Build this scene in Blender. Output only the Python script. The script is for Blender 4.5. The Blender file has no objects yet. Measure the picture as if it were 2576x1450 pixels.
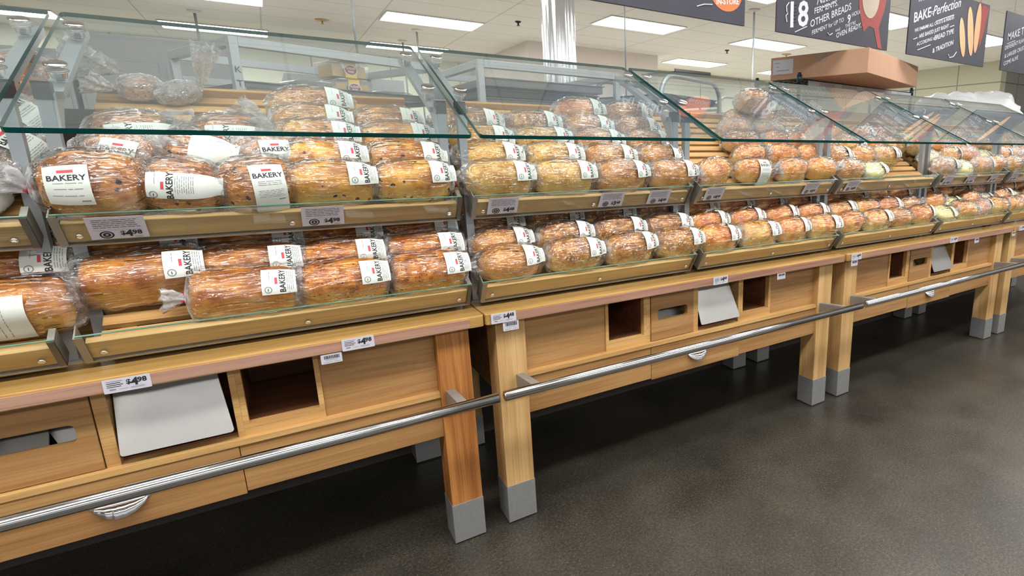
import bpy, math, random
from mathutils import Vector, Matrix, noise

# ------------------------------------------------------------------ camera, world, exposure
SC = bpy.context.scene
COL = SC.collection
cam_d = bpy.data.cameras.new('camera')
cam = bpy.data.objects.new('camera', cam_d)
COL.objects.link(cam)
SC.camera = cam
CAMP = Vector((-0.5025, -1.7541, 1.3338))
YAW, PITCH = 0.6219, -0.2256
FW = Vector((math.sin(YAW) * math.cos(PITCH), math.cos(YAW) * math.cos(PITCH), math.sin(PITCH)))
RT = FW.cross(Vector((0, 0, 1))).normalized()
UP = RT.cross(FW)
mw = Matrix((RT, UP, -FW)).transposed().to_4x4()
mw.translation = CAMP
cam.matrix_world = mw
cam_d.sensor_fit = 'HORIZONTAL'
cam_d.sensor_width = 36.0
cam_d.lens = 36.0 * 1396.0 / 2576.0
cam_d.shift_x = -(1697.59 - 1288.0) / 2576.0
cam_d.shift_y = (699.66 - 725.0) / 2576.0
cam_d.clip_start = 0.05
cam_d.clip_end = 80

world = bpy.data.worlds.new('store_air')
SC.world = world
world.use_nodes = True
world.node_tree.nodes['Background'].inputs[0].default_value = (0.95, 0.95, 0.95, 1)
world.node_tree.nodes['Background'].inputs[1].default_value = 0.6

PANEL_GLOW = 13.0
SC.view_settings.view_transform = 'Standard'
SC.view_settings.look = 'None'
SC.view_settings.gamma = 1.0
SC.view_settings.exposure = 0.12
SC.view_settings.use_curve_mapping = False
cy = SC.cycles
cy.max_bounces = 7
cy.diffuse_bounces = 3
cy.glossy_bounces = 4
cy.transmission_bounces = 3
cy.transparent_max_bounces = 28
cy.sample_clamp_indirect = 6.0
cy.caustics_reflective = False
cy.caustics_refractive = False
random.seed(7)
PI = math.pi

# ------------------------------------------------------------------ materials
def new_mat(name):
    m = bpy.data.materials.new(name)
    m.use_nodes = True
    nt = m.node_tree
    for n in list(nt.nodes):
        nt.nodes.remove(n)
    out = nt.nodes.new('ShaderNodeOutputMaterial')
    return m, nt, out

def N(nt, typ, **kw):
    n = nt.nodes.new(typ)
    for k, v in kw.items():
        if k.startswith('i_'):
            n.inputs[k[2:].replace('_', ' ')].default_value = v
        else:
            setattr(n, k, v)
    return n

def srgb(r, g, b):
    f = lambda c: (c / 255.0) / 12.92 if c <= 10 else ((c / 255.0 + 0.055) / 1.055) ** 2.4
    return (f(r), f(g), f(b), 1.0)

def flat(name, col, rough=0.5, metal=0.0, spec=0.5, noise_amt=0.0, nscale=40, bump=0.0):
    m, nt, out = new_mat(name)
    p = N(nt, 'ShaderNodeBsdfPrincipled')
    p.inputs['Base Color'].default_value = col
    p.inputs['Roughness'].default_value = rough
    p.inputs['Metallic'].default_value = metal
    p.inputs['Specular IOR Level'].default_value = spec
    if noise_amt or bump:
        tc = N(nt, 'ShaderNodeTexCoord')
        nz = N(nt, 'ShaderNodeTexNoise')
        nz.inputs['Scale'].default_value = nscale
        nz.inputs['Detail'].default_value = 4
        nt.links.new(tc.outputs['Object'], nz.inputs['Vector'])
        if noise_amt:
            mx = N(nt, 'ShaderNodeMix', data_type='RGBA')
            mx.inputs['A'].default_value = tuple(c * (1 - noise_amt) for c in col[:3]) + (1,)
            mx.inputs['B'].default_value = tuple(min(1, c * (1 + noise_amt)) for c in col[:3]) + (1,)
            nt.links.new(nz.outputs['Fac'], mx.inputs['Factor'])
            nt.links.new(mx.outputs['Result'], p.inputs['Base Color'])
        if bump:
            b = N(nt, 'ShaderNodeBump')
            b.inputs['Strength'].default_value = bump
            b.inputs['Distance'].default_value = 0.002
            nt.links.new(nz.outputs['Fac'], b.inputs['Height'])
            nt.links.new(b.outputs['Normal'], p.inputs['Normal'])
    nt.links.new(p.outputs[0], out.inputs[0])
    return m

def wood(name, ca, cb, axis='x', rough=0.42, scale=1.0, swirl=0.0, cc=None, coat=0.0):
    m, nt, out = new_mat(name)
    tc = N(nt, 'ShaderNodeTexCoord')
    oi = N(nt, 'ShaderNodeObjectInfo')
    mul = N(nt, 'ShaderNodeMath', operation='MULTIPLY')
    mul.inputs[1].default_value = 9.0
    nt.links.new(oi.outputs['Random'], mul.inputs[0])
    add = N(nt, 'ShaderNodeVectorMath', operation='ADD')
    nt.links.new(tc.outputs['Object'], add.inputs[0])
    nt.links.new(mul.outputs[0], add.inputs[1])
    mp = N(nt, 'ShaderNodeMapping')
    s = {'x': (1.2, 26, 26), 'y': (26, 1.2, 26), 'z': (26, 26, 1.2)}[axis]
    mp.inputs['Scale'].default_value = tuple(v * scale for v in s)
    nt.links.new(add.outputs[0], mp.inputs['Vector'])
    nz = N(nt, 'ShaderNodeTexNoise')
    nz.inputs['Scale'].default_value = 1.0
    nz.inputs['Detail'].default_value = 5
    nz.inputs['Roughness'].default_value = 0.6
    nz.inputs['Distortion'].default_value = swirl
    nt.links.new(mp.outputs[0], nz.inputs['Vector'])
    mp2 = N(nt, 'ShaderNodeMapping')
    s = {'x': (4, 160, 160), 'y': (160, 4, 160), 'z': (160, 160, 4)}[axis]
    mp2.inputs['Scale'].default_value = s
    nt.links.new(add.outputs[0], mp2.inputs['Vector'])
    nz2 = N(nt, 'ShaderNodeTexNoise')
    nz2.inputs['Scale'].default_value = 1.0
    nz2.inputs['Detail'].default_value = 2
    nt.links.new(mp2.outputs[0], nz2.inputs['Vector'])
    r = N(nt, 'ShaderNodeValToRGB')
    r.color_ramp.elements[0].position = 0.3
    r.color_ramp.elements[0].color = ca
    r.color_ramp.elements[1].position = 0.68
    r.color_ramp.elements[1].color = cb
    if cc:
        e = r.color_ramp.elements.new(0.5)
        e.color = cc
    nt.links.new(nz.outputs['Fac'], r.inputs['Fac'])
    mx = N(nt, 'ShaderNodeMix', data_type='RGBA', blend_type='MULTIPLY')
    r2 = N(nt, 'ShaderNodeValToRGB')
    r2.color_ramp.elements[0].position = 0.33
    r2.color_ramp.elements[0].color = (0.78, 0.74, 0.7, 1)
    r2.color_ramp.elements[1].position = 0.5
    r2.color_ramp.elements[1].color = (1, 1, 1, 1)
    nt.links.new(nz2.outputs['Fac'], r2.inputs['Fac'])
    mx.inputs['Factor'].default_value = 0.8
    nt.links.new(r.outputs['Color'], mx.inputs['A'])
    nt.links.new(r2.outputs['Color'], mx.inputs['B'])
    p = N(nt, 'ShaderNodeBsdfPrincipled')
    p.inputs['Roughness'].default_value = rough
    p.inputs['Coat Weight'].default_value = coat
    p.inputs['Coat Roughness'].default_value = 0.12
    nt.links.new(mx.outputs['Result'], p.inputs['Base Color'])
    nt.links.new(p.outputs[0], out.inputs[0])
    return m

def brushed(name, col, rough=0.3, axis='x', bump=0.12):
    m, nt, out = new_mat(name)
    tc = N(nt, 'ShaderNodeTexCoord')
    mp = N(nt, 'ShaderNodeMapping')
    mp.inputs['Scale'].default_value = {'x': (3, 300, 300), 'z': (300, 300, 3)}[axis]
    nz = N(nt, 'ShaderNodeTexNoise')
    nz.inputs['Scale'].default_value = 1
    nz.inputs['Detail'].default_value = 3
    nz3 = N(nt, 'ShaderNodeTexNoise')
    nz3.inputs['Scale'].default_value = 9
    p = N(nt, 'ShaderNodeBsdfPrincipled')
    p.inputs['Base Color'].default_value = col
    p.inputs['Metallic'].default_value = 1.0
    mr = N(nt, 'ShaderNodeMapRange')
    mr.inputs['To Min'].default_value = rough * 0.75
    mr.inputs['To Max'].default_value = rough * 1.35
    b = N(nt, 'ShaderNodeBump')
    b.inputs['Strength'].default_value = bump
    b.inputs['Distance'].default_value = 0.001
    nt.links.new(tc.outputs['Object'], mp.inputs[0])
    nt.links.new(mp.outputs[0], nz.inputs['Vector'])
    nt.links.new(tc.outputs['Object'], nz3.inputs['Vector'])
    nt.links.new(nz3.outputs['Fac'], mr.inputs['Value'])
    nt.links.new(mr.outputs['Result'], p.inputs['Roughness'])
    nt.links.new(nz.outputs['Fac'], b.inputs['Height'])
    nt.links.new(b.outputs['Normal'], p.inputs['Normal'])
    nt.links.new(p.outputs[0], out.inputs[0])
    return m

def schlick(nt, f0=0.043, boost=1.0, normal=None):
    """mirror share of a thin sheet, the same from both of its sides"""
    g = N(nt, 'ShaderNodeNewGeometry')
    d = N(nt, 'ShaderNodeVectorMath', operation='DOT_PRODUCT')
    nt.links.new(g.outputs['Incoming'], d.inputs[0])
    nt.links.new(normal if normal is not None else g.outputs['Normal'], d.inputs[1])
    ab = N(nt, 'ShaderNodeMath', operation='ABSOLUTE'); nt.links.new(d.outputs['Value'], ab.inputs[0])
    om = N(nt, 'ShaderNodeMath', operation='SUBTRACT', use_clamp=True); om.inputs[0].default_value = 1.0; nt.links.new(ab.outputs[0], om.inputs[1])
    pw = N(nt, 'ShaderNodeMath', operation='POWER'); pw.inputs[1].default_value = 5.0; nt.links.new(om.outputs[0], pw.inputs[0])
    ma = N(nt, 'ShaderNodeMath', operation='MULTIPLY_ADD', use_clamp=True); ma.inputs[1].default_value = (1 - f0) * boost; ma.inputs[2].default_value = f0 * boost
    nt.links.new(pw.outputs[0], ma.inputs[0])
    return ma

def glassy(name, tint, rough=0.0, boost=1.0, ior=1.5, haze=0.0, hazecol=(0.8, 0.85, 0.85, 1)):
    m, nt, out = new_mat(name)
    mu = schlick(nt, 0.043, boost)
    tr = N(nt, 'ShaderNodeBsdfTransparent')
    tr.inputs[0].default_value = tint
    gl = N(nt, 'ShaderNodeBsdfGlossy')
    gl.inputs['Roughness'].default_value = rough
    mx = N(nt, 'ShaderNodeMixShader')
    nt.links.new(mu.outputs[0], mx.inputs[0])
    nt.links.new(tr.outputs[0], mx.inputs[1])
    nt.links.new(gl.outputs[0], mx.inputs[2])
    last = mx
    if haze:
        df = N(nt, 'ShaderNodeBsdfDiffuse')
        df.inputs[0].default_value = hazecol
        m2 = N(nt, 'ShaderNodeMixShader')
        m2.inputs[0].default_value = haze
        nt.links.new(mx.outputs[0], m2.inputs[1])
        nt.links.new(df.outputs[0], m2.inputs[2])
        last = m2
    nt.links.new(last.outputs[0], out.inputs[0])
    return m

def bag_mat(name, haze0, haze1, streak=(9, 56, 56), strength=1.0):
    """thin clear film: mostly clear, sharp reflections broken up by creases, a little whitening where it is crumpled"""
    m, nt, out = new_mat(name)
    tc = N(nt, 'ShaderNodeTexCoord')
    oi = N(nt, 'ShaderNodeObjectInfo')
    mul = N(nt, 'ShaderNodeMath', operation='MULTIPLY')
    mul.inputs[1].default_value = 7.0
    nt.links.new(oi.outputs['Random'], mul.inputs[0])
    add = N(nt, 'ShaderNodeVectorMath', operation='ADD')
    nt.links.new(tc.outputs['Object'], add.inputs[0])
    nt.links.new(mul.outputs[0], add.inputs[1])
    mp = N(nt, 'ShaderNodeMapping')
    mp.inputs['Rotation'].default_value = (0.3, 0.15, 0.25)
    mp.inputs['Scale'].default_value = streak
    nt.links.new(add.outputs[0], mp.inputs[0])
    nz = N(nt, 'ShaderNodeTexNoise')
    nz.inputs['Scale'].default_value = 1.0
    nz.inputs['Detail'].default_value = 2.0
    nz.inputs['Roughness'].default_value = 0.5
    nz.inputs['Distortion'].default_value = 0.7
    nt.links.new(mp.outputs[0], nz.inputs['Vector'])
    mpb = N(nt, 'ShaderNodeMapping')
    mpb.inputs['Rotation'].default_value = (0.1, -0.2, -0.3)
    mpb.inputs['Scale'].default_value = tuple(v * 1.7 for v in streak)
    nt.links.new(add.outputs[0], mpb.inputs[0])
    nr = N(nt, 'ShaderNodeTexNoise', noise_type='RIDGED_MULTIFRACTAL')
    nr.inputs['Scale'].default_value = 1.0
    nr.inputs['Detail'].default_value = 1.0
    nr.inputs['Distortion'].default_value = 0.5
    nt.links.new(mpb.outputs[0], nr.inputs['Vector'])
    sm = N(nt, 'ShaderNodeMath', operation='MULTIPLY_ADD')
    sm.inputs[1].default_value = 0.5
    nt.links.new(nr.outputs['Fac'], sm.inputs[0])
    nt.links.new(nz.outputs['Fac'], sm.inputs[2])
    b = N(nt, 'ShaderNodeBump')
    b.inputs['Strength'].default_value = strength
    b.inputs['Distance'].default_value = 0.012
    nt.links.new(sm.outputs[0], b.inputs['Height'])
    mu = schlick(nt, 0.045, 2.7, b.outputs['Normal'])
    tr = N(nt, 'ShaderNodeBsdfTransparent')
    tr.inputs[0].default_value = (0.985, 0.985, 0.985, 1)
    gl = N(nt, 'ShaderNodeBsdfGlossy')
    gl.inputs['Roughness'].default_value = 0.075
    nt.links.new(b.outputs['Normal'], gl.inputs['Normal'])
    mx = N(nt, 'ShaderNodeMixShader')
    nt.links.new(mu.outputs[0], mx.inputs[0])
    nt.links.new(tr.outputs[0], mx.inputs[1])
    nt.links.new(gl.outputs[0], mx.inputs[2])
    at = N(nt, 'ShaderNodeAttribute', attribute_name='crumple')
    ra = N(nt, 'ShaderNodeMapRange')
    ra.inputs['To Min'].default_value = haze0
    ra.inputs['To Max'].default_value = haze1
    nt.links.new(at.outputs['Fac'], ra.inputs['Value'])
    m3 = N(nt, 'ShaderNodeMath', operation='MULTIPLY')
    ra2 = N(nt, 'ShaderNodeMapRange')
    ra2.inputs['From Min'].default_value = 0.35
    ra2.inputs['From Max'].default_value = 0.7
    ra2.inputs['To Min'].default_value = 0.3
    ra2.inputs['To Max'].default_value = 1.8
    nt.links.new(nz.outputs['Fac'], ra2.inputs['Value'])
    nt.links.new(ra.outputs['Result'], m3.inputs[0])
    nt.links.new(ra2.outputs['Result'], m3.inputs[1])
    df = N(nt, 'ShaderNodeBsdfDiffuse')
    df.inputs[0].default_value = (0.93, 0.93, 0.95, 1)
    m2 = N(nt, 'ShaderNodeMixShader')
    nt.links.new(m3.outputs[0], m2.inputs[0])
    nt.links.new(mx.outputs[0], m2.inputs[1])
    nt.links.new(df.outputs[0], m2.inputs[2])
    nt.links.new(m2.outputs[0], out.inputs[0])
    return m

def crust(name, dark, mid, light, spots=None, spot_scale=120, spot_thr=0.25, spot_top=False, bump=0.5, patch=9.0, seams=0.0):
    dark, mid, light = [(min(1, c[0] * 1.42), min(1, c[1] * 1.52), c[2] * 1.1, 1) for c in (dark, mid, light)]
    m, nt, out = new_mat(name)
    tc = N(nt, 'ShaderNodeTexCoord')
    oi = N(nt, 'ShaderNodeObjectInfo')
    mul = N(nt, 'ShaderNodeMath', operation='MULTIPLY')
    mul.inputs[1].default_value = 5.0
    nt.links.new(oi.outputs['Random'], mul.inputs[0])
    add = N(nt, 'ShaderNodeVectorMath', operation='ADD')
    nt.links.new(tc.outputs['Object'], add.inputs[0])
    nt.links.new(mul.outputs[0], add.inputs[1])
    nz = N(nt, 'ShaderNodeTexNoise')
    nz.inputs['Scale'].default_value = patch * 2
    nz.inputs['Detail'].default_value = 6
    nz.inputs['Roughness'].default_value = 0.65
    nt.links.new(add.outputs[0], nz.inputs['Vector'])
    # a loaf browns most on its top: baked-in colour, bound to the loaf's own height
    sx = N(nt, 'ShaderNodeSeparateXYZ')
    nt.links.new(tc.outputs['Object'], sx.inputs[0])
    mr = N(nt, 'ShaderNodeMapRange')
    mr.inputs['From Min'].default_value = 0.01
    mr.inputs['From Max'].default_value = 0.1
    mr.inputs['To Min'].default_value = 0.3
    mr.inputs['To Max'].default_value = -0.12
    nt.links.new(sx.outputs['Z'], mr.inputs['Value'])
    ad = N(nt, 'ShaderNodeMath', operation='ADD')
    nt.links.new(nz.outputs['Fac'], ad.inputs[0])
    nt.links.new(mr.outputs['Result'], ad.inputs[1])
    r = N(nt, 'ShaderNodeValToRGB')
    r.color_ramp.elements[0].position = 0.3
    r.color_ramp.elements[0].color = dark
    r.color_ramp.elements[1].position = 0.72
    r.color_ramp.elements[1].color = light
    e = r.color_ramp.elements.new(0.48)
    e.color = mid
    nt.links.new(ad.outputs[0], r.inputs['Fac'])
    col = r.outputs['Color']
    if spots:
        vo = N(nt, 'ShaderNodeTexVoronoi')
        vo.inputs['Scale'].default_value = spot_scale
        wn = N(nt, 'ShaderNodeTexNoise')
        wn.inputs['Scale'].default_value = spot_scale * .9
        nt.links.new(add.outputs[0], wn.inputs['Vector'])
        wa_ = N(nt, 'ShaderNodeVectorMath', operation='MULTIPLY_ADD')
        wa_.inputs[1].default_value = (.012, .012, .012)
        nt.links.new(wn.outputs['Color'], wa_.inputs[0])
        nt.links.new(add.outputs[0], wa_.inputs[2])
        nt.links.new(wa_.outputs[0], vo.inputs['Vector'])
        lt = N(nt, 'ShaderNodeMath', operation='LESS_THAN')
        lt.inputs[1].default_value = spot_thr
        nt.links.new(vo.outputs['Distance'], lt.inputs[0])
        fac = lt.outputs[0]
        # only some cells carry a fleck
        sc = N(nt, 'ShaderNodeSeparateColor')
        nt.links.new(vo.outputs['Color'], sc.inputs[0])
        gt = N(nt, 'ShaderNodeMath', operation='GREATER_THAN')
        gt.inputs[1].default_value = 0.45
        nt.links.new(sc.outputs[0], gt.inputs[0])
        mm = N(nt, 'ShaderNodeMath', operation='MULTIPLY')
        nt.links.new(fac, mm.inputs[0])
        nt.links.new(gt.outputs[0], mm.inputs[1])
        fac = mm.outputs[0]
        mx = N(nt, 'ShaderNodeMix', data_type='RGBA')
        mx.inputs['B'].default_value = spots
        nt.links.new(fac, mx.inputs['Factor'])
        nt.links.new(col, mx.inputs['A'])
        col = mx.outputs['Result']
    nz2 = N(nt, 'ShaderNodeTexNoise')
    nz2.inputs['Scale'].default_value = 90
    nz2.inputs['Detail'].default_value = 4
    nt.links.new(add.outputs[0], nz2.inputs['Vector'])
    b = N(nt, 'ShaderNodeBump')
    b.inputs['Strength'].default_value = bump
    b.inputs['Distance'].default_value = 0.004
    nt.links.new(nz2.outputs['Fac'], b.inputs['Height'])
    p = N(nt, 'ShaderNodeBsdfPrincipled')
    p.inputs['Roughness'].default_value = 0.55
    nt.links.new(col, p.inputs['Base Color'])
    nt.links.new(b.outputs['Normal'], p.inputs['Normal'])
    nt.links.new(p.outputs[0], out.inputs[0])
    return m

def floor_mat():
    m, nt, out = new_mat('polished_concrete')
    tc = N(nt, 'ShaderNodeTexCoord')
    n1 = N(nt, 'ShaderNodeTexNoise'); n1.inputs['Scale'].default_value = 2.6; n1.inputs['Detail'].default_value = 7; n1.inputs['Roughness'].default_value = 0.6
    n2 = N(nt, 'ShaderNodeTexNoise'); n2.inputs['Scale'].default_value = 110; n2.inputs['Detail'].default_value = 3
    vo = N(nt, 'ShaderNodeTexVoronoi'); vo.inputs['Scale'].default_value = 210
    for n in (n1, n2, vo):
        nt.links.new(tc.outputs['Object'], n.inputs['Vector'])
    r = N(nt, 'ShaderNodeValToRGB')
    r.color_ramp.elements[0].position = 0.3; r.color_ramp.elements[0].color = srgb(50, 47, 42)
    r.color_ramp.elements[1].position = 0.7; r.color_ramp.elements[1].color = srgb(76, 72, 64)
    nt.links.new(n1.outputs['Fac'], r.inputs['Fac'])
    r2 = N(nt, 'ShaderNodeValToRGB')
    r2.color_ramp.elements[0].position = 0.35; r2.color_ramp.elements[0].color = (0.62, 0.6, 0.58, 1)
    r2.color_ramp.elements[1].position = 0.7; r2.color_ramp.elements[1].color = (1.35, 1.33, 1.28, 1)
    nt.links.new(n2.outputs['Fac'], r2.inputs['Fac'])
    mx = N(nt, 'ShaderNodeMix', data_type='RGBA', blend_type='MULTIPLY'); mx.inputs['Factor'].default_value = 1
    nt.links.new(r.outputs['Color'], mx.inputs['A']); nt.links.new(r2.outputs['Color'], mx.inputs['B'])
    sc = N(nt, 'ShaderNodeSeparateColor'); nt.links.new(vo.outputs['Color'], sc.inputs[0])
    gt = N(nt, 'ShaderNodeMath', operation='GREATER_THAN'); gt.inputs[1].default_value = 0.86
    nt.links.new(sc.outputs[0], gt.inputs[0])
    lt = N(nt, 'ShaderNodeMath', operation='LESS_THAN'); lt.inputs[1].default_value = 0.3
    nt.links.new(vo.outputs['Distance'], lt.inputs[0])
    mm = N(nt, 'ShaderNodeMath', operation='MULTIPLY')
    nt.links.new(gt.outputs[0], mm.inputs[0]); nt.links.new(lt.outputs[0], mm.inputs[1])
    mx2 = N(nt, 'ShaderNodeMix', data_type='RGBA'); mx2.inputs['B'].default_value = srgb(112, 104, 90)
    nt.links.new(mm.outputs[0], mx2.inputs['Factor']); nt.links.new(mx.outputs['Result'], mx2.inputs['A'])
    p = N(nt, 'ShaderNodeBsdfPrincipled')
    nt.links.new(mx2.outputs['Result'], p.inputs['Base Color'])
    mr = N(nt, 'ShaderNodeMapRange'); mr.inputs['To Min'].default_value = 0.30; mr.inputs['To Max'].default_value = 0.36
    nt.links.new(n1.outputs['Fac'], mr.inputs['Value']); nt.links.new(mr.outputs['Result'], p.inputs['Roughness'])
    p.inputs['Specular IOR Level'].default_value = 0.3
    b = N(nt, 'ShaderNodeBump'); b.inputs['Strength'].default_value = 0.08; b.inputs['Distance'].default_value = 0.002
    nt.links.new(n2.outputs['Fac'], b.inputs['Height']); nt.links.new(b.outputs['Normal'], p.inputs['Normal'])
    nt.links.new(p.outputs[0], out.inputs[0])
    return m

def grid_mat(name, base, line, sx, sy, ox=0.0, oy=0.0, w=0.012, plane='xy', rough=0.8):
    m, nt, out = new_mat(name)
    tc = N(nt, 'ShaderNodeTexCoord')
    se = N(nt, 'ShaderNodeSeparateXYZ')
    nt.links.new(tc.outputs['Object'], se.inputs[0])
    facs = []
    for ax, s, o in ((plane[0].upper(), sx, ox), (plane[1].upper(), sy, oy)):
        a = N(nt, 'ShaderNodeMath', operation='SUBTRACT'); a.inputs[1].default_value = o - 50 * s
        nt.links.new(se.outputs[ax], a.inputs[0])
        mo = N(nt, 'ShaderNodeMath', operation='MODULO'); mo.inputs[1].default_value = s
        nt.links.new(a.outputs[0], mo.inputs[0])
        lt = N(nt, 'ShaderNodeMath', operation='LESS_THAN'); lt.inputs[1].default_value = w
        nt.links.new(mo.outputs[0], lt.inputs[0])
        facs.append(lt)
    mxm = N(nt, 'ShaderNodeMath', operation='MAXIMUM')
    nt.links.new(facs[0].outputs[0], mxm.inputs[0]); nt.links.new(facs[1].outputs[0], mxm.inputs[1])
    nz = N(nt, 'ShaderNodeTexNoise'); nz.inputs['Scale'].default_value = 140
    nt.links.new(tc.outputs['Object'], nz.inputs['Vector'])
    c2 = N(nt, 'ShaderNodeMix', data_type='RGBA')
    c2.inputs['A'].default_value = tuple(c * 0.93 for c in base[:3]) + (1,)
    c2.inputs['B'].default_value = base
    nt.links.new(nz.outputs['Fac'], c2.inputs['Factor'])
    mx = N(nt, 'ShaderNodeMix', data_type='RGBA'); mx.inputs['B'].default_value = line
    nt.links.new(mxm.outputs[0], mx.inputs['Factor']); nt.links.new(c2.outputs['Result'], mx.inputs['A'])
    p = N(nt, 'ShaderNodeBsdfPrincipled'); p.inputs['Roughness'].default_value = rough
    nt.links.new(mx.outputs['Result'], p.inputs['Base Color'])
    nt.links.new(p.outputs[0], out.inputs[0])
    return m

def emit(name, col, s):
    m, nt, out = new_mat(name)
    e = N(nt, 'ShaderNodeEmission')
    e.inputs[0].default_value = col
    e.inputs[1].default_value = s
    nt.links.new(e.outputs[0], out.inputs[0])
    return m

M = {}
M['top'] = wood('laminate_top', srgb(166, 126, 68), srgb(206, 166, 100), 'x', 0.2, 1.0, 0.3, coat=0.35)
M['panel'] = wood('oak_panel', srgb(152, 108, 64), srgb(188, 146, 94), 'x', 0.45)
M['ledge'] = wood('oak_ledge', srgb(190, 144, 88), srgb(220, 178, 116), 'x', 0.4)
M['leg_pale'] = wood('pale_leg_wood', srgb(188, 142, 88), srgb(222, 184, 126), 'z', 0.45, 0.7)
M['leg_orange'] = wood('orange_leg_wood', srgb(138, 78, 34), srgb(206, 142, 78), 'z', 0.42, 0.5, 3.2)
M['slat'] = wood('tray_wood', srgb(180, 132, 78), srgb(218, 174, 112), 'x', 0.5)
M['board'] = wood('pine_board', srgb(196, 160, 106), srgb(226, 196, 144), 'x', 0.48)
M['inner'] = wood('shaded_cubby_wood', srgb(96, 56, 34), srgb(128, 80, 50), 'x', 0.6)  # panel wood in a darker copy, painting in the shade inside the recesses
M['light_block'] = flat('dark_light_block', srgb(58, 50, 44), 0.7)
M['strip'] = wood('price_strip', srgb(160, 118, 98), srgb(188, 148, 128), 'x', 0.22, coat=0.6)
M['rail'] = flat('rail_steel', (0.62, 0.62, 0.63, 1), 0.16, 1.0)
M['steel'] = brushed('brushed_steel', (0.4, 0.395, 0.38, 1), 0.38, 'z', 0.05)
M['sleeve'] = flat('sleeve_metal', srgb(158, 158, 157), 0.45, 0.5, noise_amt=0.12, nscale=60)
M['post'] = flat('post_metal', srgb(168, 174, 178), 0.38, 0.55)
M['chrome'] = flat('chrome', (0.8, 0.8, 0.82, 1), 0.08, 1.0)
M['column'] = flat('column_steel', (0.78, 0.8, 0.84, 1), 0.22, 1.0)
M['black'] = flat('black_plastic', srgb(38, 40, 46), 0.45)
M['endcap'] = flat('grey_endplate', srgb(150, 148, 140), 0.4, 0.5)
M['lip'] = glassy('clear_lip', (0.97, 0.98, 0.95, 1), 0.03, 1.2, 1.45, 0.03, (0.8, 0.8, 0.66, 1))
M['lipedge'] = flat('lip_edge_green', srgb(92, 134, 116), 0.2)
M['glass'] = glassy('guard_glass', (0.955, 0.982, 0.982, 1), 0.0, 1.25, 1.5, 0.028, (0.55, 0.72, 0.78, 1))  # blue-grey haze painted in for the veil of reflected ceiling
M['gedge'] = flat('glass_edge_teal', srgb(6, 70, 68), 0.3, 0.0, 0.25, noise_amt=0.6, nscale=14)
M['floor'] = floor_mat()
M['ceil'] = grid_mat('ceiling_tile', srgb(232, 230, 224), srgb(196, 194, 190), 1.22, 0.61, 0.87, 6.19, 0.016)
M['wallpink'] = flat('beige_wall', srgb(232, 222, 214), 0.7)
M['wallyel'] = grid_mat('cream_wall', srgb(244, 246, 226), srgb(180, 170, 140), 1.22, 40, 0.3, 0.0, 0.02, 'xz')
M['tile'] = grid_mat('wall_panel_tile', srgb(202, 200, 178), srgb(140, 138, 122), 0.9, 0.5, 0.0, 0.1, 0.02, 'yz')
M['tilex'] = grid_mat('dark_wall_tile', srgb(150, 148, 138), srgb(100, 98, 92), 0.9, 0.5, 0.0, 0.1, 0.02, 'xz')
M['glow'] = emit('lamp_diffuser', (1.0, 0.985, 0.96, 1), PANEL_GLOW)
M['frame'] = flat('white_frame', srgb(225, 225, 220), 0.5)
M['paper'] = flat('label_paper', srgb(232, 236, 228), 0.6)
M['card'] = flat('card_paper', srgb(206, 204, 214), 0.45)
M['ink'] = flat('black_ink', srgb(34, 34, 38), 0.6)
M['grey_ink'] = flat('grey_ink', srgb(140, 144, 146), 0.6)
M['red_ink'] = flat('red_ink', srgb(214, 70, 82), 0.6)
M['tie'] = flat('red_tie', srgb(200, 36, 48), 0.4)
M['cardboard'] = flat('cardboard', srgb(190, 150, 122), 0.8, noise_amt=0.05, nscale=12)
M['cardin'] = flat('cardboard_inside', srgb(150, 112, 84), 0.85)
M['chalkboard'] = flat('chalkboard', srgb(50, 50, 62), 0.6, noise_amt=0.18, nscale=9)
M['chalk'] = flat('chalk', srgb(214, 216, 224), 0.9)
M['orange'] = flat('badge_orange', srgb(226, 112, 62), 0.6)
M['bread_pic'] = flat('printed_bread', srgb(206, 162, 122), 0.7, noise_amt=0.2, nscale=30)
M['dough_pic'] = flat('printed_dough', srgb(178, 164, 148), 0.7, noise_amt=0.12, nscale=14)
M['cloth_pic'] = flat('printed_cloth', srgb(150, 74, 70), 0.8, noise_amt=0.3, nscale=40)
M['alu'] = flat('rack_aluminium', srgb(178, 184, 186), 0.42, 0.7)
M['pan'] = flat('baking_pan', srgb(120, 118, 120), 0.35, 0.85, noise_amt=0.25, nscale=18)
M['pandark'] = flat('dark_baking_pan', srgb(62, 60, 66), 0.45, 0.7, noise_amt=0.3, nscale=30)
M['wire'] = flat('dark_green_wire', srgb(52, 74, 80), 0.35, 0.6)
M['oven'] = flat('oven_enamel', srgb(150, 150, 150), 0.45, 0.3)
M['clam'] = glassy('clamshell_plastic', (0.95, 0.96, 0.96, 1), 0.1, 1.6, 1.5, 0.16, (0.85, 0.88, 0.88, 1))
M['yellow_cake'] = flat('yellow_cake', srgb(222, 178, 78), 0.7, noise_amt=0.1)
M['yellow_label'] = flat('yellow_label', srgb(228, 196, 84), 0.5)
M['purple'] = flat('purple_badge', srgb(140, 48, 82), 0.5)
M['choc'] = flat('chocolate_cake', srgb(52, 38, 36), 0.5)
M['bag'] = bag_mat('bag_film', 0.0, 0.55)
M['baghazy'] = bag_mat('bag_film_crumpled', 0.14, 0.7, (40, 55, 55), 1.2)
M['whitebag'] = flat('white_plastic', srgb(240, 242, 246), 0.35, bump=0.6, nscale=18)
M['brass'] = flat('sprinkler_brass', srgb(190, 160, 110), 0.4, 0.5)

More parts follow.
